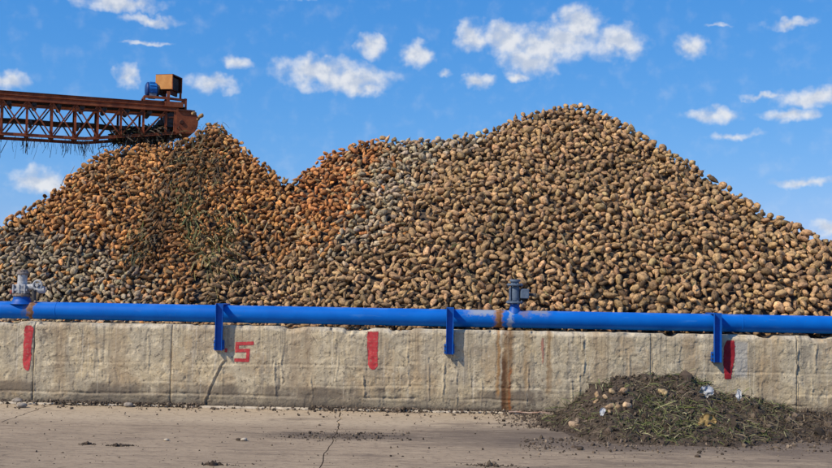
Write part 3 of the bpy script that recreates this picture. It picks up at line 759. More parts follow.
# every other beet, with the packed soil and beets below them, is one mass
Vs, Fs, Ts, Ls, Cs, basei = [], [], [], [], [], 0
for vi in range(NVAR):
    sel = np.where((BV == vi) & ~is_near)[0]; V, F, T = VAR[vi]; nv = len(V)
    P = np.einsum('kij,knj->kni', BR[sel], V[None] * BSC[sel][:, None, :]) + BP[sel][:, None, :]
    Vs.append(P.reshape(-1, 3)); Fs.append((F[None] + (basei + np.arange(len(sel)) * nv)[:, None, None]).reshape(-1, 3)); basei += nv * len(sel)
    Ts.append(np.tile(T, len(sel))); Ls.append((V[None] + rng.uniform(-40, 40, (len(sel), 1, 3))).reshape(-1, 3))
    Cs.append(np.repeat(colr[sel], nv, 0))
gx, gy = np.arange(XMIN - .3, XMAX + .3, .12), np.arange(.36, YMAX + 1.5, .12)
GX, GY = np.meshgrid(gx, gy); GZ = heap_z(GX, GY); nn = heap_n(GX, GY)
V = np.stack([GX, GY, GZ], -1) - nn * .15; V[..., 1] = np.maximum(V[..., 1], .33); V[..., 2] = np.maximum(V[..., 2], -.02)
n = len(gx); i = np.arange(len(gy) - 1)[:, None] * n + np.arange(n - 1)[None]
Fq = np.concatenate([np.stack([i, i + 1, i + n + 1], -1).reshape(-1, 3), np.stack([i, i + n + 1, i + n], -1).reshape(-1, 3)])
Vs.append(V.reshape(-1, 3)); Fs.append(Fq + basei); Ts.append(np.zeros(V.shape[0] * V.shape[1])); Ls.append(V.reshape(-1, 3) * 9); Cs.append(np.tile([[.07, .05, .035]], (V.shape[0] * V.shape[1], 1)))
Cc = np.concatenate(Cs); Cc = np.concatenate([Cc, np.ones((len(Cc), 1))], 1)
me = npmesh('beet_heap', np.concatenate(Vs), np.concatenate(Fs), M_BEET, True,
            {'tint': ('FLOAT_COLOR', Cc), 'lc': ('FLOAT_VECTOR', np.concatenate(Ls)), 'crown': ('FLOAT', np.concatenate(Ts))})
tag(obj('beet_heap', me), 'huge heap of orange, grey and tan sugar beets piled behind the concrete wall', 'beet heap', None, 'stuff')
VM = [npmesh('sugar_beet', V, F, M_BEET, True, {'tint': ('FLOAT_COLOR', np.ones((len(V), 4))), 'lc': ('FLOAT_VECTOR', V), 'crown': ('FLOAT', T)}) for V, F, T in VAR]
def beet(P, Rm, S, vi, c, label, group):
    o = bpy.data.objects.new('sugar_beet', VM[vi]); COL.objects.link(o)
    m = np.eye(4); m[:3, :3] = np.asarray(Rm) * np.asarray(S)[None, :]; m[:3, 3] = P
    o.matrix_world = Matrix(m.tolist()); o.color = (*c, 1)
    return tag(o, label, 'sugar beet', group)
ZONES = [(219, 'left of the first bracket'), (450, 'between the first and second brackets'), (515, 'between the second bracket and the valve'), (718, 'between the middle valve and the third bracket'), (9999, 'right of the third bracket')]
for k in NEAR:
    zone = next(z_ for lim, z_ in ZONES if ppx[k] < lim)
    rise = 'just above the pipe' if ppy[k] > 283 + ppx[k] * .0175 else ('on the lower heap' if ppy[k] > 235 else 'high on the heap')
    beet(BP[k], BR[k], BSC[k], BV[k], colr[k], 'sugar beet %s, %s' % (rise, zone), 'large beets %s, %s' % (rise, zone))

# ------------------------------------------------------------------ leaves, stems and strands
def blades(name, P, D, L, Wd, C, mat, droop=.4, segs=3, curl=.35):
    """flat bent strips: roots P, directions D, lengths L, widths Wd, colours C"""
    k = len(P); D = D / np.linalg.norm(D, axis=1, keepdims=True)
    side = np.cross(D, rng.normal(size=(k, 3))); side /= np.linalg.norm(side, axis=1, keepdims=True)
    cv = np.cross(D, side) * rng.normal(0, curl, (k, 1)); V = []
    for s in range(segs + 1):
        t = s / segs; c = P + D * (L * t)[:, None] + cv * (L * t * t)[:, None] - np.array([0, 0, 1]) * (L * t * t * droop)[:, None]
        w = (Wd * (.35 + 1.3 * t * (1.35 - t) if segs > 2 else 1 - .6 * t) * .5)[:, None]
        V += [c - side * w, c + side * w]
    V = np.stack(V, 1); nv = V.shape[1]
    f = np.array([(2 * s, 2 * s + 1, 2 * s + 3, 2 * s + 2) for s in range(segs)])
    F = (f[None] + (np.arange(k) * nv)[:, None, None]).reshape(-1, 4)
    Cc = np.concatenate([np.repeat(C, nv, 0), np.ones((k * nv, 1))], 1)
    return npmesh(name, V.reshape(-1, 3), F, mat, True, {'tint': ('FLOAT_COLOR', Cc)})
def leafcol(k, pal):
    pal = np.array(pal); return pal[rng.integers(0, len(pal), k)] * np.exp(rng.normal(0, .25, (k, 1)))
outer = np.where(cnt > 8)[0]
def pick(poly, n):
    s = outer[poly_in(ppx[outer], ppy[outer], poly)]; return rng.choice(s, n) if len(s) else np.zeros(0, int)
idx = np.concatenate([pick([(185, 125), (225, 128), (240, 165), (215, 190), (180, 215), (150, 262), (118, 268), (135, 225), (165, 170)], 1000),
                      pick([(180, 195), (235, 200), (240, 235), (215, 262), (190, 262), (175, 230)], 520),
                      pick([(195, 240), (240, 240), (235, 280), (195, 285)], 130),
                      pick([(95, 150), (190, 140), (180, 190), (110, 200)], 170), pick([(30, 190), (100, 160), (110, 190), (40, 220)], 60),
                      pick([(240, 150), (330, 200), (320, 300), (220, 300)], 90), pick([(400, 170), (830, 250), (830, 315), (400, 305)], 160), pick([(520, 105), (640, 110), (700, 200), (480, 200)], 60)])
clump = fbm(BP[idx, 0] * 4, BP[idx, 2] * 4, 98, 3); idx = idx[(clump > .47) | (rng.random(len(idx)) < .35)]
k = len(idx); nrm = BN[idx]
P = BP[idx] + nrm * .05 + rng.normal(0, .05, (k, 3)); D = nrm * rng.uniform(.0, .9, (k, 1)) + rng.normal(0, .6, (k, 3)) + np.array([0, -.3, -.5])
inrun = poly_in(ppx[idx], ppy[idx], [(178, 196), (240, 198), (242, 290), (170, 290)]) | (rng.random(k) < .25)
Cl = np.where(inrun[:, None], leafcol(k, [(.09, .10, .025), (.14, .13, .04), (.20, .17, .06), (.27, .21, .10), (.06, .07, .02), (.12, .10, .04)]),
              leafcol(k, [(.07, .05, .028), (.11, .08, .04), (.045, .035, .02), (.16, .12, .06), (.07, .07, .025)]))
tag(obj('leaf_trash', blades('leaf_trash', P, D, rng.uniform(.05, .24, k), rng.uniform(.007, .028, k), Cl, M_LEAF, .55)),
    'withered green leaves and stems strewn down the left part of the heap', 'leaf litter', None, 'stuff')

# ------------------------------------------------------------------ conveyor
Bp = at(178, 105, 5.45); d0 = ray(0, 92); Ap = CAM + d0 * ((Bp.z - CAM.z) / d0.z)
U = (Bp - Ap); U.z = 0; U.normalize(); Vv = Vector((-U.y, U.x, 0))
MW = Matrix(((U.x, Vv.x, 0, Bp.x), (U.y, Vv.y, 0, Bp.y), (0, 0, 1, Bp.z), (0, 0, 0, 1)))
conv = thing('belt_conveyor', None, 'rust-red lattice belt conveyor reaching over the left part of the heap', 'conveyor', None, MW)
def uw(px, py, v=0.):                            # a line of sight met with the conveyor's side plane
    d = ray(px, py); o = CAM - Bp; t = (v - o.dot(Vv)) / d.dot(Vv); p = o + d * t; return p.dot(U), p.z
WID = .72; UL = -8.2
def b3(u, w, v=0.): return (u, v, w)
wt_, wb_ = uw(51, 103)[1], uw(30, 133.5)[1]       # underside of the top chord, top of the bottom chord
kink = uw(85, 137)[0]; ue = uw(178, 131); 
def wbot(u): return wb_ if u < kink else wb_ + (ue[1] - wb_) * (u - kink) / (ue[0] - kink)
posts = [uw(p, 115)[0] for p in (1.4, 27, 52, 75.5, 98, 121, 143.5, 166)]
stp = posts[1] - posts[0]; u = posts[0]
while u > UL + stp: u -= stp; posts.insert(0, u)
for v in (0., WID):
    sgn = -1 if v == 0 else 1
    tb = MB().box(((UL + .02) / 2, v, wt_ + .075), (-UL + .02, .012, .155)).build('side_board', M_RUST, conv)
    MB().box(((UL + .02) / 2, v + sgn * .022, wt_ + .020), (-UL + .02, .03, .040)).build('top_chord', M_RUST, conv)
    MB().box(((UL + .02) / 2, v + sgn * .020, wt_ + .098), (-UL + .02, .026, .016)).build('board_stiffener', M_RUST, conv)
    MB().box(((UL + .0) / 2, v, wt_ + .160), (-UL - .02, .055, .012)).build('board_cap', M_RUSTD, conv)
    MB().angle((UL, v, wb_ - .03), (kink, v, wb_ - .03), .06, .012, (0, -sgn, 0)).build('bottom_chord', M_RUST, conv)
    MB().angle((kink, v, wb_ - .03), (ue[0] + .03, v, ue[1] - .03), .06, .012, (0, -sgn, 0)).build('bottom_chord', M_RUST, conv)
    for k_, u in enumerate(posts):
        MB().angle((u, v, wbot(u) - .01), (u, v, wt_ + .01), .042, .008, (0, -sgn, 0)).build('post', M_RUST, conv)
    for k_, (a, b2) in enumerate(zip(posts, posts[1:])):
        last = k_ >= len(posts) - 2
        if not last:
            MB().bar((a + .015, v + sgn * .010, wt_), (b2 - .015, v + sgn * .010, wbot(b2)), .010, .026).build('diagonal_brace', M_RUST, conv)
        MB().bar((a + .015, v - sgn * .006, wbot(a)), (b2 - .015, v - sgn * .006, wt_), .010, .026).build('diagonal_brace', M_RUST, conv)
for k_, u in enumerate(posts):
    MB().bar((u + .03, .02, wbot(u) - .03), (u + .03, WID - .02, wbot(u) - .03), .03, .03).build('cross_member', M_RUSTD, conv)
    rl = MB().tube((u + .12, .03, wt_ - .03), (u + .12, WID - .03, wt_ - .03), .045, seg=14).build('idler_roller', M_DARK, conv)
    if k_ % 2 == 0:
        MB().tube((u + .06, .03, wt_ - .37), (u + .06, WID - .03, wt_ - .37), .035, seg=12).build('return_roller', M_DARK, conv)
        MB().bar((u + .02, -.012, wt_ - .12), (u + .40, -.012, wt_ - .075), .008, .03).build('roller_bracket', M_RUSTD, conv)
# the belt: a trough above, a slack return below
top = MB(); us = np.linspace(UL, .15, 26); prof = [(.05, .10), (.20, .02), (.52, .02), (.67, .10)]
for q in range(3):
    top.add([(a, prof[q + e][0], wt_ + prof[q + e][1] + .012) for e in (0, 1) for a in us], [(i_, i_ + 1, 27 + i_, 26 + i_) for i_ in range(25)], True)
top.build('carrying_belt', M_RUBBER, conv)
ret = MB(); sag = [wt_ - .335 - .018 * math.sin(a * 6.5) ** 2 for a in us]
ret.add([(a, v, z_ + dz_) for v in (.06, WID - .06) for dz_ in (0, .022) for a, z_ in zip(us, sag)],
        [f for i_ in range(25) for f in ((i_, i_ + 1, 53 + i_, 52 + i_), (26 + i_, 78 + i_, 79 + i_, 27 + i_), (i_, 26 + i_, 27 + i_, i_ + 1), (52 + i_, 53 + i_, 79 + i_, 78 + i_))], True)
ret.build('return_belt', M_RUBBER, conv)
# head: pulley inside a rounded cover
hx0, hx1 = uw(176, 120)[0], uw(198, 120)[0]; hz0, hz1 = uw(185, 134)[1], uw(185, 109.5)[1]
hc, hr = (hz0 + hz1) / 2, (hz1 - hz0) / 2; prof = [(hx0, hz0), (hx0, hz1 - .01)]
for k_ in range(11):
    a = math.pi / 2 - math.pi * k_ / 10; prof.append((hx1 - hr * .62 + hr * .62 * math.cos(a), hc + hr * .97 * math.sin(a)))
hd = MB().prism(prof, -.045, WID + .045).build('head_cover', M_RUST, conv, .006)
MB().box(((hx0 + hx1) / 2 - .02, -.055, hz1 - .03), (hx1 - hx0 - .10, .018, .03)).build('cover_seam', M_RUSTD, hd)
MB().lathe((hx0 + .10, -.062, hc - .02), (hx0 + .10, -.04, hc - .02), [(0, .001), (0, .035), (.5, .04), (1, .05)], 18).build('bearing', M_RUSTD, hd)
MB().tube((hx0 - .10, .02, hc + .02), (hx0 - .10, WID - .02, hc + .02), .14, seg=22).build('snub_drum', M_DARK, conv)
MB().box((hx0 - .02, -.01, (wt_ + ue[1]) / 2), (.05, .03, wt_ - ue[1] + .04)).build('end_post', M_RUST, conv)
MB().box((hx0 - .16, .35, (wt_ + ue[1]) / 2 - .03), (.30, .55, .10)).build('scraper_box', M_RUBBER, conv)
MB().box((hx0 - .05, .0, wt_ + .135), (.34, .10, .10)).build('head_plate', M_RUST, conv)
# drive: frame, motor, guard
fz = uw(150, 96.5)[1]; u0, u1, u2 = uw(144, 97)[0], uw(168, 97)[0], uw(187, 97)[0]
fr = MB().bar((u0, .05, fz), (u1 + .02, .05, fz), .05, .045).build('drive_frame', M_RUST, conv)
MB().bar((u0, .55, fz), (u2, .55, fz), .05, .045).build('frame_rail', M_RUST, fr)
MB().bar((u1, .05, fz), (u2, .10, fz - .01), .05, .045).build('frame_rail', M_RUST, fr)
for u in (u0 + .02, u1, u2 - .02): MB().bar((u, .06, fz + .003), (u, .56, fz + .003), .04, .04).build('frame_rail', M_RUSTD, fr)
for u, v, z0, z1, w in ((u0 + .012, .05, wt_ + .15, fz, .035), (u1 + .01, .03, wt_ + .08, fz + .13, .055), (u2 - .01, .08, hz1 - .02, fz + .02, .04), (u0 + .03, .55, wt_ + .15, fz, .035), (u2 - .01, .55, hz1 - .02, fz + .02, .04), (u1 - .05, .40, wt_ + .15, fz, .045)):
    MB().box((u, v, (z0 + z1) / 2), (w, w, z1 - z0)).build('frame_leg', M_RUST, fr)
MB().prism([(u2 - .03, fz - .02), (u2 - .03, fz - .10), (u2 - .10, fz - .02)], .07, .08).build('gusset', M_RUST, fr)
ma, mb_ = uw(145.5, 88, .25), uw(157.5, 88, .25); mr = .145; mz = fz + .03 + mr
mo = MB().lathe((ma[0] + .055, .27, mz), (mb_[0], .27, mz), [(0, .001), (0, mr * .98), (.1, mr), (.85, mr), (1, mr * .85), (1, .001)], 30).build('motor', M_MBLUE, conv)
MB().lathe((ma[0] - .005, .27, mz), (ma[0] + .06, .27, mz), [(0, .001), (0, mr * .62), (.35, mr * .92), (.6, mr * 1.02), (1, mr * 1.02)], 30).build('fan_cowl', M_MDKBLUE, mo)
for k_ in range(14):
    a = 2 * math.pi * k_ / 14
    MB().box(((ma[0] + mb_[0]) / 2 + .025, .27 + (mr + .004) * math.cos(a), mz + (mr + .004) * math.sin(a)), (mb_[0] - ma[0] - .10, .012, .012), Matrix.Rotation(a, 3, 'X')).build('cooling_fin', M_MBLUE, mo)
MB().box(((ma[0] + mb_[0]) / 2 + .02, .27, fz + .055), (.13, .26, .07)).build('motor_foot', M_GREYP, mo)
MB().lathe((mb_[0] - .005, .27, mz), (mb_[0] + .10, .27, mz), [(0, .001), (0, mr * .95), (.3, mr * .95), (.35, .06), (1, .06)], 24).build('coupling', M_DARK, mo)
gz0, gz1 = uw(165, 90, .2)[1], uw(165, 75.5, .2)[1]; ga = uw(172, 82, .02)
th = R(-32); gm = Matrix.Rotation(th, 3, 'Z'); gl, gd, gh = .34, .44, gz1 - gz0
def gp(a, b2, z): p = gm @ Vector((a, b2, 0)); return (ga[0] + p.x, .02 + p.y, gz0 + z)
def gplate(name, q0, q1, mat, par): # slab between two corners in the guard's own frame
    c = [(q0[i_] + q1[i_]) / 2 for i_ in range(3)]; s_ = [abs(q1[i_] - q0[i_]) for i_ in range(3)]
    return MB().box(gp(*c), s_, gm).build(name, mat, par)
gu = gplate('belt_guard', (-gl, 0, 0), (0, .008, gh), M_OCHRE, conv)
gplate('guard_top', (-gl, .0, gh), (0, gd, gh + .008), M_RUSTD, gu)
gplate('guard_back', (-gl, gd - .008, .0), (0, gd, gh), M_RUSTD, gu)
gplate('guard_end', (-gl, .008, 0), (-gl + .008, gd - .008, gh), M_RUSTD, gu)
gplate('guard_floor', (-gl, .008, -.008), (0, gd, 0), M_RUSTD, gu)
for q in ((0, 0), (0, gd - .02)): gplate('guard_edge', (q[0], q[1], -.01), (q[0] + .014, q[1] + .02, gh + .01), M_RUST, gu)
gplate('guard_edge', (0, .02, gh - .012), (.014, gd - .02, gh + .01), M_RUSTD, gu)
gplate('drive_belt', (-.10, .10, .02), (-.03, gd - .08, gh - .03), M_RUBBER, gu)
for q in (-gl + .05, -.06): MB().box(gp(q, .20, -.05), (.035, .30, .09), gm).build('guard_leg', M_RUSTD, gu)
gplate('guard_post', (-.02, gd - .05, -.12), (.015, gd - .02, 0.), M_RUST, gu)
for v in (.0, WID):                              # trestle outside the picture
    for s_ in (-.45, .45):
        MB().bar((UL + 1.2 + s_ * .3, v, wb_ - .06), (UL + 1.2 + s_ * 1.6, v, -Bp.z), .09, .09, (0, 1, 0)).build('trestle_leg', M_RUST, conv)

# trash hanging from the conveyor
def cw(u, v, w): return np.array(MW @ Vector((u, v, w)))
Pn, Dn, Ln, Wn = [], [], [], []
ul, ur = uw(-5, 136)[0], uw(182, 133)[0]
for _ in range(560):
    u = ul + (ur - ul) * (rng.random() ** .8); v = rng.choice([0., WID, rng.uniform(0, WID)]) + rng.normal(0, .015)
    dense = 1.0 if u > uw(118, 135)[0] else (.55 if vnoise(np.array([u * 3.]), np.array([v]), 4)[0] > .45 else .12)
    if rng.random() > dense: continue
    Pn.append(cw(u, v, wbot(u) - rng.uniform(-.03, .055))); Dn.append(np.array([rng.normal(0, .22), rng.normal(0, .22), -1])); Ln.append(rng.uniform(.05, .30 if dense < 1 else .22)); Wn.append(rng.uniform(.004, .016))
k1 = len(Pn)
for _ in range(2200):                              # the matted clump by the head
    u = rng.uniform(uw(116, 132)[0], uw(180, 132)[0]); f_ = (u - uw(116, 132)[0]) / (uw(180, 132)[0] - uw(116, 132)[0])
    Pn.append(cw(u, rng.uniform(-.01, WID), wbot(u) + rng.uniform(-.17 * math.sin(math.pi * f_) - .03, .12))); Dn.append(rng.normal(0, 1, 3) * np.array([1, .6, .6])); Ln.append(rng.uniform(.06, .2)); Wn.append(rng.uniform(.008, .03))
k = len(Pn)
tag(obj('hanging_trash', blades('hanging_trash', np.array(Pn), np.array(Dn), np.array(Ln), np.array(Wn), leafcol(k, [(.05, .035, .025), (.07, .05, .03), (.035, .03, .02), (.09, .06, .035), (.05, .055, .025)]), M_LEAF, .25, 3, .3)),
    'dark dried leaves and roots hanging from the underside of the rusty conveyor', 'leaf litter', None, 'stuff')
for (px, py, Y, s_, lab) in ((193.8, 113.5, 5.2, .085, 'sugar beet at the rounded lip of the conveyor, just leaving it'), (200.6, 116.2, 5.25, .105, 'large tan sugar beet tumbling off the end of the conveyor'),
                           (198.6, 118.6, 5.35, .08, 'small sugar beet falling just below the conveyor lip'), (208.2, 124.3, 5.3, .10, 'dark sugar beet on the very tip of the left peak')):
    beet(np.array(at(px, py, Y)), frames(np.array([[0, 0, 1.]]), .8)[0], (s_ * .52, s_ * .48, s_ * .75), int(rng.integers(NVAR)), (.36, .22, .09), lab, 'beets at the end of the conveyor')

# ------------------------------------------------------------------ dirt pile at the right
RID = [(500, 424), (530, 422), (556, 414), (572, 404), (586, 392), (600, 382), (618, 377), (650, 378), (682, 378), (705, 383), (722, 396), (736, 403), (765, 407), (795, 410), (832, 411), (880, 416), (930, 421)]
rx, rh = [], []
for px, py in RID:
    p = at(px, py + 2, -1.15); rx.append(p.x); rh.append(max(p.z, 0))
rx, rh = np.array(rx), np.array(rh)
lobe = atz(752, 432); lobe2 = atz(660, 425)
def pile_z(x, y):
    h = np.interp(x, rx, rh); wf = .55 + 1.25 * np.clip(h / .5, 0, 1) ** .6 + .25 * (fbm(x * 1.3, y * 0, 33, 3) - .5); wb = .9
    d = y + 1.15; t = np.where(d < 0, -d / wf, d / wb)
    z = h * np.clip(1 - t, 0, 1) ** .92
    z = np.maximum(z, .46 * np.clip(1 - np.sqrt(((x - lobe.x) / 1.15) ** 2 + ((y - lobe.y - .45) / .85) ** 2), 0, 1) ** .9)
    z = np.maximum(z, .20 * np.clip(1 - np.sqrt(((x - lobe.x - 1.6) / 1.5) ** 2 + ((y - lobe.y - .3) / .8) ** 2), 0, 1))
    n = fbm(x * 3, y * 3, 35, 5) - .5
    return z * (1 + n * .7) + (fbm(x * 11, y * 11, 37, 4) - .5) * .085 * sstep(z, .0, .12) - .02 * (1 - sstep(z, 0, .03)) - .075 * fbm(x * 4.5, y * 4.5, 39, 4) * (1 - sstep(z, .02, .16))
pile = thing('dirt_pile', (0, 0, 0), 'low pile of dark soil, roots and green leaves swept against the wall', 'dirt pile')
gx, gy = np.arange(X(505) - .2, 7.4, .028), np.arange(-3.5, -.03, .028); GX, GY = np.meshgrid(gx, gy); GZ = pile_z(GX, GY)
n = len(gx); i = np.arange(len(gy) - 1)[:, None] * n + np.arange(n - 1)[None]; F = np.stack([i, i + 1, i + n + 1, i + n], -1).reshape(-1, 4)
V = np.stack([GX, GY, GZ], -1).reshape(-1, 3); F = F[(V[F][:, :, 2].max(1) > -.012)]
obj('soil_mound', npmesh('soil_mound', V, F, M_SOIL), pile)
bmc = bmesh.new(); bmesh.ops.create_icosphere(bmc, subdivisions=1, radius=1); ICV = np.array([v.co[:] for v in bmc.verts]); ICF = np.array([[v.index for v in f.verts] for f in bmc.faces]); bmc.free()
def clods(name, P, S, C, parent=None, mat=M_CLOD):
    k = len(P); V = ICV[None] * (1 + rng.normal(0, .22, (k, len(ICV), 1))) * (S[:, None] * rng.uniform(.6, 1.3, (k, 3)))[:, None, :] + P[:, None, :]
    F = (ICF[None] + (np.arange(k) * len(ICV))[:, None, None]).reshape(-1, 3)
    return obj(name, npmesh(name, V.reshape(-1, 3), F, mat, False, {'tint': ('FLOAT_COLOR', np.concatenate([np.repeat(C, len(ICV), 0), np.ones((k * len(ICV), 1))], 1))}), parent)
SOILP = [(.06, .045, .032), (.085, .063, .045), (.045, .033, .024), (.12, .09, .062), (.07, .05, .035)]
def on_pile(k, zmin=.03):
    x = rng.uniform(X(510), 7.2, k * 3); y = rng.uniform(-3.3, -.1, k * 3); z = pile_z(x, y); s = np.where(z > zmin)[0][:k]
    return np.stack([x[s], y[s], z[s]], 1)
P = on_pile(5200, .0); k = len(P); S = np.exp(rng.normal(-4.35, .5, k)); P[:, 2] += S * .3
tag(clods('soil_clods', P, S, leafcol(k, SOILP), pile), kind='stuff')
# plants: greener in some places, roots and straw elsewhere
P = on_pile(15000, .03); k = len(P)
gq = fbm(P[:, 0] * 1.6, P[:, 1] * 1.6, 45, 3); ppx2, ppy2, _ = proj(P); dpx = np.hypot((ppx2 - 665) / 55, (ppy2 - 418) / 24)
green = (rng.random(k) < .22 + 1.4 * np.clip(gq - .42, 0, 1) + .45 * (dpx < 1)) & (ppx2 < 790)
Cg, Cb = leafcol(k, [(.10, .125, .03), (.14, .155, .05), (.06, .08, .02), (.19, .19, .085), (.25, .23, .12)]), leafcol(k, [(.11, .075, .045), (.17, .12, .075), (.06, .045, .03), (.27, .21, .14), (.13, .11, .06)])
C = np.where(green[:, None], Cg, Cb); D = rng.normal(0, 1, (k, 3)); D[:, 2] = np.abs(D[:, 2]) * .55; D[:, 1] -= .2
L = np.where(green, rng.uniform(.06, .24, k), rng.uniform(.05, .24, k)); Wd = np.where(green, rng.uniform(.007, .022, k), rng.uniform(.004, .013, k))
PB = [(600, 398, 16), (616, 401, 17), (663, 395, 7), (575, 425, 9), (706, 394, 8), (738, 398, 5), (706, 424, 8)]
far_ = np.ones(k, bool)
for bx_, by_, br_ in PB: far_ &= (np.hypot(ppx2 - bx_, (ppy2 - by_) * 1.3) > br_) | (rng.random(k) < .12)
far_ &= ~((ppx2 < 640) & green & (rng.random(k) < .45))
P, D, L, Wd, C = P[far_], D[far_], L[far_] * .85, Wd[far_] * .62, C[far_] * .92
tag(obj('weeds_and_roots', blades('weeds_and_roots', P + np.array([0, 0, .004]), D, L, Wd, C, M_LEAF, .5, 3, .5), pile), kind='stuff')
def pile_hit(px, py):
    best = None
    ps = [at(px, py, Y) for Y in np.linspace(-3.4, -.15, 220)]; q = np.array([p[:] for p in ps]); hit = np.where(q[:, 2] <= pile_z(q[:, 0], q[:, 1]))[0]
    return ps[hit[0]] if len(hit) else at(px, py, -1.15)
for q, (px, py, s_, c, lab) in enumerate(((597.5, 397, .075, (.42, .28, .15), 'sugar beet on the dirt pile, upper left of its cluster'), (596, 402.5, .06, (.40, .27, .15), 'small sugar beet below the upper left one on the dirt pile'),
      (605, 398, .05, (.45, .32, .19), 'small pale sugar beet in the middle of the dirt pile cluster'), (612.5, 393, .065, (.40, .29, .16), 'sugar beet near the crest of the dirt pile cluster'),
      (623.5, 392.5, .08, (.46, .30, .17), 'sugar beet at the upper right of the dirt pile cluster'), (663, 395, .10, (.42, .31, .16), 'large round sugar beet alone on the crest of the dirt pile'),
      (628, 407.5, .085, (.52, .36, .22), 'bright split sugar beet at the right of the dirt pile cluster'), (610, 408, .09, (.38, .26, .15), 'big sugar beet at the lower middle of the dirt pile cluster'),
      (616, 409, .07, (.33, .23, .13), 'dark sugar beet at the bottom of the dirt pile cluster'), (609.5, 413, .06, (.36, .25, .14), 'half-buried sugar beet below the dirt pile cluster'),
      (573.5, 426, .08, (.40, .29, .19), 'sugar beet lying low at the left foot of the dirt pile'), (577, 423, .06, (.34, .25, .17), 'small sugar beet beside the one at the left foot of the pile'))):
    p = pile_hit(px, py)
    beet(np.array(p) + np.array([0, -.02, s_ * .25]), frames(np.array([[0, -.4, 1.]]), .3)[0], (s_ * .64, s_ * .6, s_ * .9), (q * 5 + 2) % NVAR, c, lab, 'beets on the dirt pile')
def crumple(name, px, py, sx, sz, mat, label, cat, seed, sy=None):
    p = pile_hit(px, py); r = np.random.default_rng(seed); a, b2 = np.meshgrid(np.linspace(-1, 1, 11), np.linspace(-1, 1, 9)); 
    zz = (fbm(a * 1.6 + seed, b2 * 1.6, seed, 4) - .5) * 1.9; edge = 1 - .28 * fbm(np.arctan2(b2, a) * 1.2 + 5, b2 * 0, seed + 3, 3)
    rr = np.maximum(np.abs(a), np.abs(b2)) / np.maximum(np.hypot(a, b2), 1e-6); an = np.arctan2(b2, a); edge = .55 + .9 * fbm(np.cos(an) * 1.3 + seed, np.sin(an) * 1.3, seed + 3, 3)
    X_, Z_ = a * rr * sx * edge + .3 * sx * b2, b2 * rr * sz * edge; Y_ = zz * min(sx, sz) * 1.1 + b2 * sz * .7
    V = np.stack([X_, Y_, Z_ + sz * .8], -1).reshape(-1, 3); V2 = V + np.array([.001, .004, .002]); m = 11; nq = len(V)
    i = np.arange(8)[:, None] * m + np.arange(10)[None]; F = np.stack([i, i + 1, i + m + 1, i + m], -1).reshape(-1, 4)
    rim = [k_ for k_ in range(10)] + [10 + m * k_ for k_ in range(8)] + [98 - k_ for k_ in range(10)] + [88 - m * k_ for k_ in range(8)]
    Fr = np.array([(rim[k_], rim[(k_ + 1) % len(rim)], rim[(k_ + 1) % len(rim)] + nq, rim[k_] + nq) for k_ in range(len(rim))])
    o = obj(name, npmesh(name, np.concatenate([V, V2]), np.concatenate([F, F[:, ::-1] + nq, Fr]), mat)); o.location = p + Vector((0, -.03, -.02))
    return tag(o, label, cat)
crumple('plastic_scrap', 706, 395, .10, .075, M_PLASTIC, 'crumpled dirty white plastic scrap on the crest of the dirt pile', 'plastic scrap', 3)
crumple('plastic_scrap', 738.5, 399, .04, .08, M_PLASTIC, 'small upright white plastic scrap between the two humps of the pile', 'plastic scrap', 5)
crumple('plastic_scrap', 602, 413.5, .035, .045, M_PLASTIC, 'tiny white plastic flake below the beets on the dirt pile', 'plastic scrap', 8)
crumple('withered_leaf', 706, 424, .10, .07, M_YLEAF, 'withered yellow-brown leaf lying in the hollow of the dirt pile', 'leaf', 12)
a, b2 = atz(508, 413.5), atz(551, 414.5)
t_ = thing('wooden_stick', (0, 0, 0), 'thin pale wooden stick lying at the wall foot left of the dirt pile', 'stick')
sp = [Vector(a).lerp(b2, f) + Vector((0, -.12 + .02 * math.sin(f * 7), .032 + .006 * math.sin(f * 11))) for f in np.linspace(0, 1, 7)]
mb1 = MB()
for p_, q_ in zip(sp, sp[1:]): mb1.tube(p_, q_, .012, .011, 8)
mb1.build('shaft', M_WOOD, t_); MB().tube(sp[4], sp[4] + Vector((.08, -.05, .03)), .007, .003, 6).build('twig_stub', M_WOOD, t_)

# ------------------------------------------------------------------ dirt along the wall foot, stones in the yard
Pn, Sn = [], []
for px0, px1, nk, wy in ((-40, 110, 1300, .06), (60, 205, 1900, .07), (312, 405, 1100, .09), (390, 560, 1300, .07), (205, 320, 160, .10), (-40, 832, 500, .4)):
    for _ in range(nk):
        q = rng.uniform(px0, px1); p = at(q, 408, 0); s_ = math.exp(rng.normal(-4.75, .5)); Pn.append((p.x, -.03 - abs(rng.normal(0, wy)), s_ * .25 + .006 + (.03 if rng.random() < .3 else 0) * (wy < .2))); Sn.append(min(s_, .05))
for _ in range(420):                                # smear of mud by the joint, and crumbs over the yard
    p = atz(345 + rng.normal(0, 34), 436 + rng.normal(0, 2.4)); s_ = math.exp(rng.normal(-5.1, .5)); Pn.append((p.x, p.y, s_ * .3)); Sn.append(s_)
for _ in range(700):
    p = atz(rng.uniform(-10, 842), 412 + 62 * rng.random() ** 1.3); s_ = math.exp(rng.normal(-5.3, .5)); Pn.append((p.x, p.y, s_ * .3)); Sn.append(s_)
for _ in range(900):
    p = at(545 - abs(rng.normal(0, 22)), 412, 0); p.y = -rng.uniform(.1, 1.6); s_ = math.exp(rng.normal(-4.9, .5)); Pn.append((p.x, p.y, s_ * .3)); Sn.append(s_)
for _ in range(1600):
    p = atz(rng.uniform(520, 842), 438 + abs(rng.normal(0, 7))); s_ = math.exp(rng.normal(-5.0, .6)); Pn.append((p.x, p.y, s_ * .3)); Sn.append(s_)
Pn = np.array(Pn); Sn = np.minimum(np.array(Sn), .026)
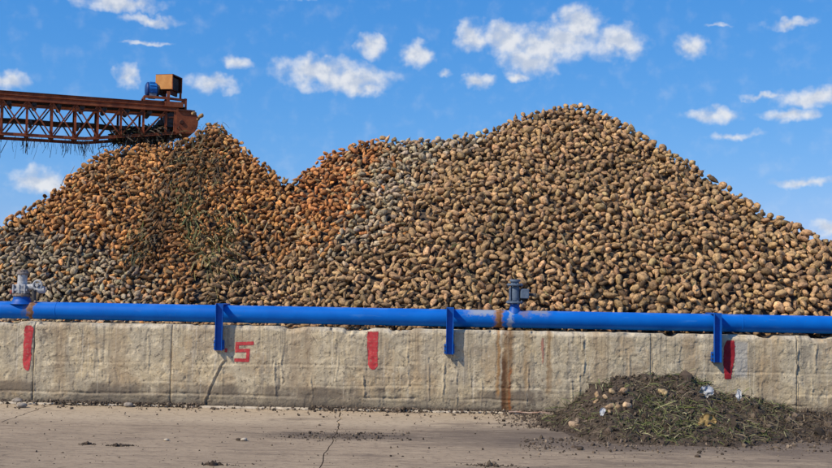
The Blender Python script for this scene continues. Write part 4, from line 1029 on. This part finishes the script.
tag(clods('loose_dirt', Pn, Sn, leafcol(len(Pn), SOILP + [(.20, .155, .11), (.16, .12, .085)])), 'dark crumbs of soil scattered along the wall foot and over the yard', 'dirt', None, 'stuff')
def stone(px, py, s_, label, mat=M_STONE, seed=0, name='stone', cat='stone', flat=.65):
    p = atz(px, py); bm = bmesh.new(); bmesh.ops.create_icosphere(bm, subdivisions=2, radius=1); r = np.random.default_rng(seed)
    k = r.normal(0, 1, (4, 3))
    for v in bm.verts:
        d = np.array(v.co); v.co = Vector(d * (1 + .13 * math.sin(d @ k[0] * 2) + .1 * math.sin(d @ k[1] * 3 + 1) + .05 * math.sin(d @ k[2] * 6))) * s_
        v.co.z *= flat; v.co.x *= 1.25
    me = bpy.data.meshes.new(name); bm.to_mesh(me); bm.free(); me.materials.append(mat)
    for f in me.polygons: f.use_smooth = True
    o = obj(name, me); o.location = (p.x, p.y, s_ * flat * .8); return tag(o, label, cat)
stone(16.5, 403.5, .065, 'larger grey stone in the dirt below the left red stripe', seed=1)
stone(21.5, 407.5, .06, 'smaller grey stone in front of the one below the left red stripe', seed=2)
stone(128.5, 407, .055, 'grey stone in the dirt at the wall foot left of the wall joint', seed=3)
stone(244, 441, .030, 'pale pebble out in the yard below the red numeral', seed=4, mat=M_FOOT)
stone(238.5, 440.5, .024, 'dark pebble beside the pale one in the yard', seed=5, mat=M_SOIL)
stone(166.5, 441, .024, 'small pale pebble in the yard left of the pair of pebbles', seed=6, mat=M_FOOT)
def mud(px, py, w, n, label, sy=.25):
    p = atz(px, py); q = np.stack([rng.normal(0, w, n), rng.normal(0, w * sy, n), np.zeros(n)], 1); S = np.exp(rng.normal(-4.3, .45, n)).clip(.005, .03) * np.exp(-np.abs(q[:, 0]) / w * .5)
    q[:, 2] = S * .35; o = clods('mud_streak', q, S, leafcol(n, SOILP)); o.location = (p.x, p.y, 0); return tag(o, label, 'mud', None, 'stuff')
mud(119, 446, .10, 60, 'crumbled dark streak of mud in the left yard, the largest there')
mud(87, 444.5, .06, 30, 'small crumbled bit of mud in the far left yard')
stone(580, 450, .03, 'dark clump of mud in the yard before the left foot of the pile', seed=9, mat=M_SOIL, name='mud_clod', cat='mud clod', flat=.8)
mud(214, 465, .12, 60, 'crumbled dark streak of mud at the lower edge of the yard')
mud(490, 466, .16, 70, 'crumbled dark streak of mud at the lower edge below the rust run')
